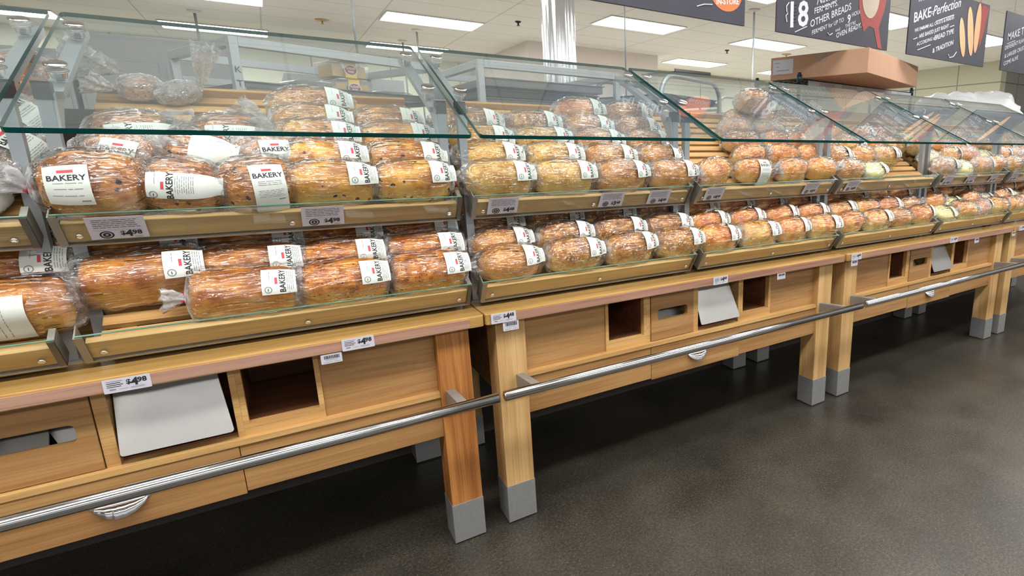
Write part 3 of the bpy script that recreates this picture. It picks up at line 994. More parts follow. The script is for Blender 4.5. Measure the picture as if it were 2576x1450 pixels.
def label_mesh(k, var):
    """paper sticker bent over the bag; p runs along the loaf, q up the front and over the top"""
    xc, w, h, a0, rot = {'side': (.36 * k['L'], .076, .074, PI * .84, True), 'big': (-.03, .064, .082, PI * .97, False), 'drape': (.12 * k['L'], .145, .066, PI * .93, True),
                         'strip': (.08 * k['L'], .07, .15, PI * 1.2, False), 'blank': (.05, .10, .15, PI * 1.1, False), 'wide': (-.02, .15, .12, PI * 1.12, True)}[var]
    tab = []; s = 0; prev = None
    for i in range(121):
        a = a0 - i * PI / 120
        p = loaf_surf(k, xc * .8, a, .009)
        if prev is not None: s += (p - prev).length
        tab.append((s, a)); prev = p
    def ang(q):
        for i in range(1, len(tab)):
            if tab[i][0] >= q:
                s0, a_ = tab[i - 1]; s1, b_ = tab[i]
                return a_ + (b_ - a_) * (q - s0) / max(1e-9, s1 - s0)
        return tab[-1][1]
    lim = k['L'] / 2 * .985
    def f(off):
        def g(p, q):
            x = xc + p
            x2 = max(-lim, min(lim, x))
            v = loaf_surf(k, x2, ang(q + h / 2), .0125 + off)
            if abs(x) > lim: v = v + Vector((x - x2, 0, 0))
            return v
        return g
    m_ = MB(); n1, n2 = 12, 14; g = f(0)
    tilt = 0.0
    for i in range(n1 + 1):
        for j in range(n2 + 1):
            m_.v.append(tuple(g(-w / 2 + w * i / n1, -h / 2 + h * j / n2)))
    for i in range(n1):
        for j in range(n2):
            a = i * (n2 + 1) + j
            m_.face([a, a + n2 + 1, a + n2 + 2, a + 1], 0, True)
    gi = f(.0005)
    def put(tm, px, qx, mi):
        if rot: m_.flatmesh(tm, lambda a, b: gi(px - b, qx + a), mi)
        else: m_.flatmesh(tm, lambda a, b: gi(px + a, qx + b), mi)
    def bar(u0, u1, v0, mi, t=.0012):
        """thin line of print; u along the text, v across"""
        n = max(2, int((u1 - u0) / .006)); vs = []; fs = []
        for i in range(n + 1):
            u = u0 + (u1 - u0) * i / n
            vs += [(u, v0), (u, v0 + t)]
        for i in range(n): fs.append([2 * i, 2 * i + 2, 2 * i + 3, 2 * i + 1])
        put((vs, fs), 0, 0, mi)
    rnd = random.Random(5)
    def lines(u0, u1, v0, v1, mi, step=.0042):
        v = v0
        while v > v1:
            u = u0 + rnd.uniform(0, .004)
            while u < u1 - .006:
                l = rnd.uniform(.006, .018); bar(u, min(u1, u + l), v, mi, .0011); u += l + .0025
            v -= step
    if var == 'big':
        put(text('BAKERY', .0155, .02), 0, .009, 1)
        bar(-.0115, .0115, .0245, 2, .0055)
        lines(-.022, .022, .003, .001, 3); lines(-.022, .022, -.008, -.012, 3); lines(-.027, .026, -.021, -.024, 3); bar(.014, .027, -.033, 3, .0025)
    elif var in ('strip',):
        put(text('BAKERY', .0175, .02), 0, .038, 1)
        bar(-.01, .01, .055, 2, .006)
        lines(-.026, .026, .028, .016, 3); lines(-.028, .028, .006, -.012, 3); bar(.014, .028, -.022, 3, .003)
    elif var == 'blank':
        lines(0, .03, .06, .056, 3)
    elif var == 'wide':
        put(text('BAKERY', .024, .02), 0, .04, 1)
        lines(-.05, .05, .03, .016, 3); lines(-.05, .05, .004, -.05, 3, .011)
    else:
        L0 = 0 if var == 'side' else .034
        put(text('BAKERY', .0185, .02), .014 - L0, 0, 1)          # reads upwards
        bar(-.01, .008, .003 + L0, 2, .006)
        lines(.0, .03, .02 + L0, .018 + L0, 3)
        ring = [(math.cos(2 * PI * i / 16) * r - .024, math.sin(2 * PI * i / 16) * r + .024 + L0) for r in (.0085, .0065) for i in range(16)]
        put((ring, [[i, (i + 1) % 16, 16 + (i + 1) % 16, 16 + i] for i in range(16)]), 0, 0, 3)
        bar(-.028, -.021, .0235 + L0, 1, .0015)
        lines(-.03 if var == 'side' else -.02, .03 if var == 'side' else .024, -.019 + L0, -.033 if var == 'side' else -.02, 3)
    return m_.mesh('paper_label', [M['paper'], M['ink'], M['red_ink'], M['grey_ink']])

_cache = {}
def cached(fn, *key):
    k_ = (fn.__name__,) + key
    if k_ not in _cache:
        if fn is crust_mesh: _cache[k_] = fn(K[key[0]], key[1])
        elif fn is bag_mesh: _cache[k_] = fn(K[key[0]], key[1], key[2], key[3])
        elif fn is tie_mesh: _cache[k_] = fn(K[key[0]])
        else: _cache[k_] = fn(K[key[0]], key[1])
    return _cache[k_]

ROWW = ['front row', 'second row', 'third row', 'fourth row', 'fifth row', 'top of the pile']
COLW = ['first', 'second', 'third', 'fourth', 'fifth']
LN = set()
def loaf(kind, bay, lv, col, row, x, s, var='side', rz=0.0, n=.0305, tail=1, hazy=False, tl=.05, ta=.7, tilt=0.0, sc=1.0):
    k = K[kind]; y0, z0 = LV[lv]
    R = Matrix.Rotation(TH, 4, 'X')
    p = Vector((0, y0, z0)) + R.to_3x3() @ Vector((0, s, n)); p.x = x
    lab = '%s in clear bag, %s, %s column, %s shelf, %s bay' % (k['word'], ROWW[row], COLW[col], LVN[lv], ORD[bay + 1])
    while lab in LN: lab = lab.replace(' in clear bag', ' in crumpled clear bag', 1) if 'crumpled' not in lab else lab.replace(' crumpled', ' loosely crumpled', 1)
    LN.add(lab)
    t = thing('bread_loaf', lab, 'bread', tuple(p), group='bagged loaves on the %s shelf of the %s bay' % (LVN[lv], ORD[bay + 1]))
    t.matrix_world = Matrix.Translation(p) @ R @ Matrix.Rotation(rz, 4, 'Z') @ Matrix.Rotation(tilt, 4, 'X') @ Matrix.Scale(sc, 4)
    v = (col * 7 + row * 3 + bay * 5 + lv) % 3
    place('crust', cached(crust_mesh, kind, v), t)
    tk = None if not tail else (round(ta, 1), tl)
    b = place('plastic_bag', cached(bag_mesh, kind, v, tk, hazy), t)
    if tail < 0:
        b.scale = (-1, 1, 1)
    if tail:
        ti = place('twist_tie', cached(tie_mesh, kind), t)
        if tail < 0: ti.scale = (-1, 1, 1)
    if var:
        place('paper_label', cached(label_mesh, kind, var), t)
    return t

# -- second bay, upper shelf (nearest)
UR = [.07, .183, .295, .402, .495]
L = loaf
L('raisin', 1, 1, 0, 0, -.845, .095, 'big', .05, tail=-1, tl=.05, sc=1.16)
L('raisin', 1, 1, 1, 0, -.69, .09, 'drape', -.15, tail=0)
L('raisin', 1, 1, 2, 0, -.53, .085, 'strip', .12, tail=1, tl=.05, ta=1.2, sc=1.05)
L('raisinloaf', 1, 1, 3, 0, -.362, .075, 'side', 0, tail=1, tl=.045, ta=.9)
L('raisinloaf', 1, 1, 4, 0, -.142, .075, 'side', 0, tail=1, tl=.035, ta=1.3)
L('raisin', 1, 1, 0, 1, -.80, .215, 'strip', -.3, hazy=True, tail=1, tl=.07, ta=1.2)
L('raisin', 1, 1, 1, 1, -.655, .22, 'blank', -.25, tail=0)
L('raisin', 1, 1, 2, 1, -.50, .215, 'strip', .1, tail=1, tl=.06, ta=1.1, hazy=True)
L('raisinloaf', 1, 1, 3, 1, -.368, .183, 'side', .02, tail=-1, tl=.05, ta=1.0)
L('raisinloaf', 1, 1, 4, 1, -.14, .183, 'side', 0, tail=1, tl=.04)
L('raisin', 1, 1, 0, 2, -.785, .315, 'drape', .15, tail=1, tl=.07, ta=1.3, n=.031)
L('raisin', 1, 1, 1, 2, -.58, .315, 'drape', 0, tail=-1, tl=.06)
L('raisinloaf', 1, 1, 3, 2, -.37, .295, 'side', 0, tail=-1, tl=.08, ta=.9)
L('raisinloaf', 1, 1, 4, 2, -.145, .295, 'side', 0, tail=1, tl=.04)
L('wheat', 1, 1, 3, 3, -.372, .402, 'side', 0, tail=-1, tl=.09, ta=.5)
L('wheat', 1, 1, 4, 3, -.155, .402, 'side', 0, tail=1, tl=.04)
L('wheat', 1, 1, 3, 4, -.36, .495, 'side', .04, tail=0, n=.04)
L('raisin', 1, 1, 0, 4, -.79, .63, None, .2, hazy=True, tail=-1, tl=.13, ta=.5, n=.03, sc=.55)
L('dark', 1, 1, 1, 4, -.70, .62, None, .6, hazy=True, tail=1, tl=.26, ta=1.35, n=.03, sc=.55)
# -- second bay, lower shelf
LR = [.068, .168, .268, .368]
L('tin', 1, 0, 1, 0, -.60, .075, 'side', -.05, tail=-1, tl=.045, ta=.1)
L('cheese', 1, 0, 2, 0, -.366, .07, 'side', 0, tail=1, tl=.03, ta=-.4)
L('cheese', 1, 0, 3, 0, -.132, .07, 'side', 0, tail=1, tl=.03, ta=.2)
L('tin', 1, 0, 0, 1, -.80, .17, 'side', .04, tail=1, tl=.05, ta=-.6, sc=1.05)
L('tin', 1, 0, 1, 1, -.578, .17, 'side', 0, tail=0)
L('cheese', 1, 0, 2, 1, -.36, .168, 'side', 0, tail=0)
L('cheese', 1, 0, 3, 1, -.125, .168, 'side', 0, tail=0)
L('tin', 1, 0, 0, 2, -.805, .275, 'side', 0, tail=0)
L('tin', 1, 0, 1, 2, -.565, .27, 'side', 0, tail=0)
L('cheese', 1, 0, 2, 2, -.35, .266, 'side', 0, tail=0)
L('cheese', 1, 0, 3, 2, -.12, .266, 'side', 0, tail=0)
for c_, (kd_, x_) in enumerate((('tin', -.81), ('tin', -.565), ('cheese', -.345), ('cheese', -.118))):
    L(kd_, 1, 0, c_, 3, x_, .37, None, 0, tail=0)
# -- first bay (cut by the frame)
L('dark', 0, 1, 3, 1, -1.03, .215, 'strip', 1.2, tail=0, hazy=True, sc=1.1)
L('dark', 0, 1, 3, 2, -1.04, .355, 'strip', 1.2, tail=0, hazy=True, sc=1.1)
L('dark', 0, 1, 3, 0, -1.08, .085, 'strip', 1.1, tail=0, hazy=True)
L('tin', 0, 0, 3, 0, -1.045, .11, 'wide', 0, tail=0)
L('tin', 0, 0, 3, 1, -1.05, .235, 'side', 0, tail=0)
L('tin', 0, 0, 3, 2, -1.06, .36, 'side', 0, tail=0)
L('tin', 0, 0, 2, 0, -1.29, .1, 'side', 0, tail=0)
L('dark', 0, 1, 2, 1, -1.27, .24, 'strip', .3, tail=0)
L('raisin', 0, 1, 3, 4, -1.03, .6, None, .3, hazy=True, tail=1, tl=.1, ta=.9)
# -- third bay, upper shelf
cx = [.125, .36, .60, .84]
kk = ['oat', 'oat', 'wheat', 'wheat']
for r in range(5):
    for c in range(4):
        if (r, c) in ((4, 0), (4, 1)): continue
        x = cx[c] + {0: 0, 1: .0, 2: .0, 3: -.0, 4: -.0}[r]
        n = .0305
        if r == 4: n = .05
        kd = kk[c] if r < 3 else ('grain' if c < 2 else 'wheat')
        if c == 2 and r == 4: kd = 'orange'
        L(kd, 2, 1, c, r, x, UR[r] + .005, 'side', random.uniform(-.05, .05), n=n, tail=(-1 if c >= 1 and r < 4 else (1 if c == 0 and r % 2 else 0)), tl=.055, ta=1.0)
# -- third bay, lower shelf
for r in range(4):
    for c in range(4):
        kd = 'wheat' if c == 0 else 'grain'
        L(kd, 2, 0, c, r, [.13, .37, .61, .845][c], LR[r] + .004, 'side', random.uniform(-.06, .06), tail=(-1 if c else 0), tl=.045, ta=.2)
# -- fourth bay
for r in range(4):
    for c in range(4):
        kd = ['orange', 'orange', 'orange', 'orange'][c] if r else ['orange', 'sliced', 'orange', 'sliced'][c]
        L(kd, 3, 0, c, r, [1.065, 1.30, 1.53, 1.755][c] + random.uniform(-.008, .008), LR[r] + .004, 'side', random.uniform(-.08, .08), tail=(-1 if (c + r) % 3 else 0), tl=.055, ta=.6, sc=.98)
UR4 = [.075, .2, .325, .43, .53]
up4 = {0: [('orange', 1.07, None, .3), ('orange', 1.315, 'strip', -.05), ('orange', 1.56, None, .1), ('orange', 1.775, None, -.1)],
       1: [None, ('orange', 1.38, None, .2), ('orange', 1.60, None, 0), ('orange', 1.80, None, .1)],
       2: [None, ('wheat', 1.42, None, 0), ('orange', 1.64, None, .1), ('orange', 1.79, None, .2)],
       3: [None, ('orange', 1.46, None, .1), ('wheat', 1.69, None, -.2), None],
       4: [None, ('wheat', 1.56, None, .1), ('orange', 1.75, None, .2), None]}
for r, row in up4.items():
    for c, it in enumerate(row):
        if it: L(it[0], 3, 1, c, r, it[1], UR4[r] + .01, it[2], it[3], tail=(-1 if c in (0, 2) else 1) if r < 3 else 0, tl=.055, ta=.6, hazy=(r == 3), sc=.93)
L('wheat', 3, 1, 2, 5, 1.62, .56, None, .1, n=.13, tail=0)
# -- fifth, sixth, seventh bays
for bay, x0 in ((4, 1.875), (5, 2.825), (6, 3.73)):
    for lv in (0, 1):
        for r in range(4):
            for c in range(4):
                if bay == 4 and lv == 1 and ((r == 0 and c > 1) or (r == 1 and c == 3)): continue
                kd = random.choice(['orange', 'orange', 'sliced', 'wheat', 'pale'] if bay > 4 else ['orange', 'orange', 'wheat', 'sliced'])
                if bay == 4 and lv == 1 and r == 0 and c == 1: kd = 'pale'
                s_ = (UR if lv else LR)[r] + random.uniform(0, .012)
                L(kd, bay, lv, c, r, x0 + .115 + c * .223 + random.uniform(-.01, .01), s_, 'side' if (c + r + bay) % 2 else None, random.uniform(-.15, .15),
                  tail=random.choice((0, -1, 1)) if r < 2 else 0, tl=.05, ta=random.choice((.2, .8)), hazy=(bay > 4 and random.random() < .3), sc=.95)

# ------------------------------------------------------------------ price cards on the shelf lips
def price_card(x, w, h, price, lv, lab, hz=.008):
    t0 = MB()
    y0, z0 = LV[lv]
    R = Matrix.Translation((x, y0, z0)) @ Matrix.Rotation(TH, 4, 'X')
    def at(a, b, o=0.0): return R @ Vector((a, -.0095 - o, hz + b))
    P = [(0, 0), (w, 0), (w, h), (0, h)]
    t0.prism(P, lambda a, b, tt: at(a, b, tt), 0, .0008)
    def bar(a, b, v, tk, mi):
        t0.quad([at(a, v, .0012), at(b, v, .0012), at(b, v + tk, .0012), at(a, v + tk, .0012)], mi)
    rnd = random.Random(int(x * 100))
    for i in range(5):
        a = w * .1
        while a < w * .84:
            l = rnd.uniform(.006, .022); bar(a, min(w * .9, a + l), h * (.86 - i * .085), .0014, 1); a += l + .0018
    c = (w * .28, h * .2); r = h * .17
    for r0, r1 in ((r, r * .74), (r * .55, r * .2)):
        ps = [(c[0] + math.cos(2 * PI * i / 20) * q * 1.15, c[1] + math.sin(2 * PI * i / 20) * q) for q in (r0, r1) for i in range(20)]
        t0.flatmesh((ps, [[i, (i + 1) % 20, 20 + (i + 1) % 20, 20 + i] for i in range(20)]), lambda a, b: at(a, b, .0012), 1)
    bar(w * .5, w * .503, h * .06, h * .28, 2)
    bar(w * .08, w * .92, h * .4, .0008, 2)
    t0.flatmesh(text('$', .017, .03), lambda a, b: at(w * .56 + a, h * .17 + b, .0012), 1)
    t0.flatmesh(text(price[0], .026, .04), lambda a, b: at(w * .665 + a, h * .1 + b, .0012), 1)
    t0.flatmesh(text(price[1:], .0175, .035), lambda a, b: at(w * .81 + a, h * .18 + b, .0012), 1)
    bar(w * .75, w * .9, h * .05, .002, 2)
    o = t0.build('price_card', ['card', 'ink', 'grey_ink'])
    tag(o, lab, 'price card', 'white price cards on the shelf lips')
CW, CH = .102, .066
for x, p, lv, w in [(-.868, '498', 1, 'below the loaf with the big square label'), (-.448, '498', 1, 'below the golden raisin breads, second bay'),
                    (.067, '448', 1, 'at the start of the third bay'), (.482, '348', 1, 'first of two ending the third bay'), (.697, '448', 1, 'at the end of the third bay'),
                    (.984, '448', 1, 'at the start of the fourth bay'), (1.60, '448', 1, 'at the end of the fourth bay'), (1.92, '448', 1, 'alone at the start of the fifth bay'),
                    (2.86, '448', 1, 'first on the sixth bay'), (3.14, '448', 1, 'second on the sixth bay'), (3.45, '448', 1, 'third on the sixth bay'), (3.75, '448', 1, 'first on the seventh bay'), (4.05, '448', 1, 'second on the seventh bay')]:
    price_card(x, CW, CH, p, lv, 'price card for %s dollars %s, %s' % ({'4': 'four', '3': 'three'}[p[0]], {'98': 'ninety-eight', '48': 'forty-eight'}[p[1:]], w))

def edge_tag(x, w, z0, h, price, lab, y=-.0042, bars=False):
    t0 = MB(); th = .0007
    P = rrect(0, w, 0, h, .002, 2)
    t0.prism(P, lambda a, b, tt: (x + a, y - tt, z0 + b), 0, th)
    at = lambda a, b: (x + a, y - th - .0004, z0 + b)
    def bar(a, b, v, tk, mi): t0.quad([at(a, v), at(b, v), at(b, v + tk), at(a, v + tk)], mi)
    if bars:
        a = w * .15; rnd = random.Random(3)
        while a < w * .88:
            l = rnd.choice((.0008, .0014, .002)); bar(a, a + l, h * .5, h * .36, 1); a += l + rnd.choice((.0008, .0014))
        bar(w * .2, w * .8, h * .36, .0012, 2); bar(w * .1, w * .5, h * .14, .0012, 2); bar(w * .6, w * .9, h * .14, .0012, 2)
    else:
        for i in range(4): bar(w * .08, w * (.42 - .05 * (i % 2)), h * (.8 - .13 * i), .0016, 1 if i else 2)
        bar(w * .12, w * .25, h * .18, .004, 2); bar(w * .32, w * .5, h * .2, .001, 2); bar(w * .56, w * .85, h * .24, .001, 2); bar(w * .56, w * .85, h * .16, .001, 2)
        t0.flatmesh(text('$', .016, .03), lambda a, b: at(w * .53 + a, h * .5 + b), 1)
        t0.flatmesh(text(price[0], .025, .04), lambda a, b: at(w * .66 + a, h * .36 + b), 1)
        t0.flatmesh(text(price[1:], .0165, .035), lambda a, b: at(w * .82 + a, h * .52 + b), 1)
    o = t0.build('barcode_tag' if bars else 'price_tag', ['card', 'ink', 'grey_ink'])
    tag(o, lab, 'price tag', 'white tags on the table edges')
edge_tag(-.884, .083, .779, .034, '498', 'white price tag on table edge above the first steel flap')
edge_tag(-.402, .081, .780, .035, '498', 'white price tag on first table edge beside the barcode tag')
edge_tag(.018, .083, .782, .034, '448', 'white price tag at the corner of the second table edge')
edge_tag(.951, .08, .781, .034, '448', 'white price tag on second table edge above its steel flap')
edge_tag(1.870, .082, .781, .034, '448', 'white price tag at the corner of the third table edge')
edge_tag(2.826, .085, .781, .034, '448', 'white price tag on third table edge above its cubby')
edge_tag(3.745, .082, .781, .034, '448', 'white price tag at the corner of the fourth table edge')
edge_tag(-.456, .051, .752, .027, '', 'barcode tag hanging over the closed panel of the first table', -.001, True)
edge_tag(.056, .053, .750, .032, '', 'barcode tag hanging under the corner of the second table', -.001, True)
edge_tag(1.335, .053, .752, .03, '', 'barcode tag hanging over the last panel of the second table', -.001, True)
edge_tag(1.874, .053, .750, .03, '', 'barcode tag hanging under the corner of the third table', -.001, True)
edge_tag(3.134, .053, .752, .03, '', 'barcode tag hanging over the last panel of the third table', -.001, True)
edge_tag(3.65, .05, .752, .03, '', 'barcode tag hanging at the very end of the third table', -.001, True)

# ------------------------------------------------------------------ hanging chalk signs
def sign(x0, x1, lab, draw):
    t = thing('hanging_sign', lab, 'sign', (x0, .9, 2.058), group='black chalkboard signs')
    w = x1 - x0; h = .508
    m_ = MB(); m_.box(0, w, 0, .012, 0, h); bd = m_.build('board', 'chalkboard', t, .002)
    m_ = MB(); draw(m_, w, h)
    mats = ['chalk', 'orange', 'bread_pic', 'dough_pic', 'cloth_pic', 'chalkboard']
    for nm, sel in (('chalk_lettering', (0, 5)), ('badge_print', (1,)), ('printed_picture', (2, 3, 4))):
        q = MB(); keep = [i for i in range(len(m_.f)) if m_.mi[i] in sel]
        if not keep: continue
        for i in keep:
            b0 = len(q.v); q.v += [m_.v[j] for j in m_.f[i]]; q.face(list(range(b0, b0 + len(m_.f[i]))), m_.mi[i])
        q.build(nm, mats, bd)
    for xx in (.15, w - .15):
        m_ = MB(); m_.tube([(xx, .006, h), (xx, .006, 3.0 - 2.058)], .002, 6); m_.build('hanging_wire', 'post', t)
    return t
def putter(m_, x0):
    def put(body, x, z, size, ang=20, mi=0, bold=.01, shear=0., o=.0012):
        """x,z: world position of the first letter's foot"""
        tm = text(body, size, bold, shear); mn = min(p[0] for p in tm[0])
        ca, sa = math.cos(math.radians(ang)), math.sin(math.radians(ang))
        m_.flatmesh(tm, lambda a, b: (x - x0 + (a - mn) * ca - b * sa * .2, -o, z - 2.058 + (a - mn) * sa + b), mi)
    def line(pts, r=.003, mi=0):
        m_.tube([(p[0] - x0, -.0022, p[1] - 2.058) for p in pts], r, 5, mi)
    def blob(c, rx, rz, mi, o=.0015, n=24, sh=0.0):
        P = [(c[0] - x0 + math.cos(2 * PI * i / n) * rx + math.sin(2 * PI * i / n) * rz * sh, -o, c[1] - 2.058 + math.sin(2 * PI * i / n) * rz) for i in range(n)]
        m_.quad(P, mi)
    return put, line, blob
def s1(m_, w, h):
    put, line, blob = putter(m_, .74)
    blob((1.765, 2.218), .118, .098, 1); blob((1.765, 2.218), .1, .083, 1, .002)
    put('IN-STORE', 1.69, 2.148, .04, 8, 0, .02, o=.003)
    put('Artisan', 1.2, 2.15, .12, 15, 0, .0, .3); put('Fresh', 1.0, 2.3, .12, 15, 0, 0, .3)
    line([(1.55, 2.118), (1.6, 2.135), (1.66, 2.142)])
def s2(m_, w, h):
    put, line, blob = putter(m_, 2.177)
    put('18', 2.30, 2.10, .21, 10, 0, .02)
    for i in range(6): line([(2.325 + i * .0, 2.13 + i * .02), (2.35, 2.136 + i * .02)], .0025, 5)
    line([(2.28, 2.24), (2.258, 2.215), (2.262, 2.185), (2.272, 2.175), (2.256, 2.16), (2.268, 2.125)])
    put('Naturally', 2.54, 2.262, .075, 20, 0, 0, .35); line([(2.58, 2.25), (2.72, 2.30)])
    put('FERMENTS.', 2.522, 2.205, .05, 20, 0, .01)
    line([(2.344, 2.074), (2.453, 2.12)], .003)
    put('OTHER BREADS', 2.488, 2.118, .062, 22, 0, .01)
    put('FERMENT for UP TO', 2.508, 2.076, .038, 21, 0, .006); put('9', 2.86, 2.19, .075, 15, 0, .02); put('HOURS', 2.905, 2.235, .038, 21, 0, .004)
    put('until', 2.74, 2.12, .03, 18, 0, 0); put("THEY'RE", 2.84, 2.155, .032, 20, 0, .002)
    put('OVEN READY.', 2.753, 2.082, .045, 21, 0, .01)
    line([(2.66, 2.105), (2.68, 2.092), (2.71, 2.108)], .003)
    P = [(2.93, 2.5), (2.98, 2.3), (3.0, 2.24), (3.045, 2.155), (3.1, 2.2), (3.16, 2.19), (3.22, 2.065), (3.27, 2.06), (3.215, 2.2), (3.27, 2.33), (3.3, 2.5)]
    m_.quad([(a - 2.177, -.0014, b - 2.058) for a, b in P], 4)
    blob((3.1, 2.40), .1, .15, 3, .003)
def s3(m_, w, h):
    put, line, blob = putter(m_, 3.59)
    put('THEN WE', 3.68, 2.44, .055, 17, 0, .01)
    put('BAKE', 3.65, 2.29, .1, 18, 0, .01); put('TO', 3.862, 2.37, .035, 17, 0, 0); put('Perfection', 3.90, 2.37, .1, 17, 0, 0, .3)
    line([(3.75, 2.255), (3.85, 2.29)]); line([(3.95, 2.335), (4.2, 2.415)])
    put('WE ENSURE ALL CRUSTS & INSIDES', 3.67, 2.222, .036, 17, 0, .003)
    line([(3.66, 2.17), (3.71, 2.188)]); put('ARE BAKED JUST RIGHT', 3.735, 2.187, .04, 17, 0, .004); line([(4.16, 2.318), (4.22, 2.337)])
    put('ACCORDING to', 3.715, 2.128, .036, 17, 0, .003); put('BREAD TYPE', 3.955, 2.195, .052, 17, 0, .008)
    put('& TRADITION', 3.944, 2.098, .05, 18, 0, .008)
    line([(3.73, 2.1), (3.9, 2.155)]); line([(4.18, 2.11), (4.2, 2.085), (4.26, 2.1), (4.3, 2.14)])
    for c, rx, rz, sh in (((4.37, 2.26), .045, .15, -.3), ((4.49, 2.32), .05, .19, -.25), ((4.6, 2.36), .045, .2, 0)):
        blob(c, rx, rz, 2, .002, 24, sh)
    P = [(4.64, 2.55), (4.76, 2.54), (4.7, 2.3), (4.66, 2.2), (4.64, 2.3)]
    m_.quad([(a - 3.59, -.0014, b - 2.058) for a, b in P], 4)
def s4(m_, w, h):
    put, line, blob = putter(m_, 5.09)
    put('MAKE THE', 5.16, 2.32, .09, 17, 0, .01); line([(5.15, 2.29), (5.3, 2.335)])
    put('DIFFERENT FLAVOURS', 5.13, 2.235, .05, 17, 0, .004); put('& LARGER CRUSTS', 5.14, 2.165, .05, 17, 0, .004); put('COME ALIVE', 5.14, 2.1, .05, 17, 0, .004)
    blob((5.85, 2.3), .06, .2, 2, .002)
sign(.74, 1.912, 'black chalk sign with orange round badge at its corner', s1)
sign(2.177, 3.338, 'black chalk sign about ferments with dough on a red cloth', s2)
sign(3.59, 4.773, 'black chalk sign about baking with three long loaves', s3)
sign(5.09, 6.26, 'black chalk sign cut off past the long-loaves sign', s4)

# ------------------------------------------------------------------ ceiling fittings
def rod(x, y, z0, lab, r=.012, canopy=True):
    t = thing('hanging_rod', lab, 'rod', (x, y, z0), group='rods hanging from the ceiling')
    m_ = MB(); m_.tube([(0, 0, 0), (0, 0, 3.0 - z0)], r, 8); p = m_.build('rod', 'post', t)
    if canopy:
        m_ = MB(); m_.lathe((0, 0, 3.0 - z0), (0, 0, -1), [(0, .07), (.012, .06), (.03, .02)], 14); m_.build('canopy', 'frame', t)
    return t
rod(4.52, 3.6, 1.2, 'thin grey rod from ceiling plate by the second sign')
rod(1.44, 7.22, 1.6, 'thin pale rod hanging below the nearest ceiling light')
rod(1.43, 8.19, 1.6, 'thin dark rod in front of the farther ceiling light')
rod(-1.0, 7.62, 1.5, 'thin dark rod hanging in front of the ovens', .014)
rod(.05, 2.5, 1.3, 'grey rod behind the first aluminium rack', .007)
rod(1.74, 2.0, 1.2, 'thin rod below the orange-badge sign', .005)
def sprinkler(x, y, lab, big=False):
    t = thing('sprinkler', lab, 'sprinkler', (x, y, 3.0), group='ceiling sprinklers')
    m_ = MB(); r = .085 if big else .04
    m_.lathe((0, 0, 0), (0, 0, -1), [(0, r), (.008, r * .95), (.02, r * .5)], 18); m_.build('plate', 'brass' if big else 'pandark', t)
    m_ = MB(); m_.tube([(0, 0, -.018), (0, 0, -.05)], .01, 8); m_.lathe((0, 0, -.05), (0, 0, -1), [(0, .022), (.004, .022)], 12); m_.build('sprinkler_head', 'brass' if big else 'pandark', t)
sprinkler(.307, 7.28, 'round brass ceiling sprinkler between the first light panels', True)
sprinkler(2.42, 5.88, 'small dark ceiling sprinkler beside the steel column')
sprinkler(6.075, 5.9, 'small dark ceiling sprinkler before the cream wall')
sprinkler(7.2, 5.6, 'brass ceiling sprinkler beside the cardboard box', True)
sprinkler(5.9, 2.3, 'small ceiling sprinkler between the second and third signs')

# fluted steel column
m_ = MB(); cxx, cyy, rr = 2.2, 4.15, .17; P = []
for i in range(120):
    a = 2 * PI * i / 120; r = rr * (1 + .04 * math.cos(a * 12)); P.append((cxx + r * math.cos(a), cyy + r * math.sin(a)))
m_.prism(P, lambda x, y, z: (x, y, z), 0, 3.0)
tag(m_.build('steel_column', 'column'), 'shiny fluted steel column from floor to ceiling behind the third bay', 'column')

# ------------------------------------------------------------------ kitchen racks behind
def Rz(loc, a): return Matrix.Translation(loc) @ Matrix.Rotation(a, 4, 'Z')
def rack(loc, ang, w, d, h, lab, letters=None, pans=(), grp='aluminium bakery racks'):
    t = thing('bakery_rack', lab, 'rack', loc, (0, 0, ang), grp)
    s = .03
    for x in (0, w - s):
        for y in (0, d - s):
            m_ = MB(); m_.box(x, x + s, y, y + s, .1, h); p = m_.build('post', 'alu', t, .002)
            if letters and x == 0 and y == 0:
                m_ = MB()
                for i, c in enumerate('KTS'):
                    m_.flatmesh(text(c, .034, .0), lambda a, b, i=i: (.015 + a, -.001, h - .13 - i * .05 + b), 0)
                m_.build('stamped_letters', 'pandark', p)
            m_ = MB(); m_.lathe((x + s / 2, y + s / 2, 0.05), (0, 0, 1), [(0, .02), (.06, .02)], 10)
            m_.tube([(x + s / 2 - .012, y + s / 2, .05), (x + s / 2 + .012, y + s / 2, .05)], .05, 16); m_.build('caster', 'black', t)
    m_ = MB()
    for z0 in (h - .035, .14):
        m_.box(s, w - s, 0, s, z0, z0 + .035); m_.box(s, w - s, d - s, d, z0, z0 + .035)
        m_.box(0, s, s, d - s, z0, z0 + .035); m_.box(w - s, w, s, d - s, z0, z0 + .035)
    m_.box(s, w - s, d - s, d, h - .13, h - .1)
    m_.build('rack_frame', 'alu', t, .002)
    for k in range(5):
        z = h - .2 - k * .09
        for x in (s, w - s - .02):
            m_ = MB(); m_.box(x, x + .02, .0, d, z, z + .004); m_.box(x if x == s else x + .017, (x + .003) if x == s else x + .02, 0, d, z, z + .02)
            m_.build('runner', 'alu', t)
    return t
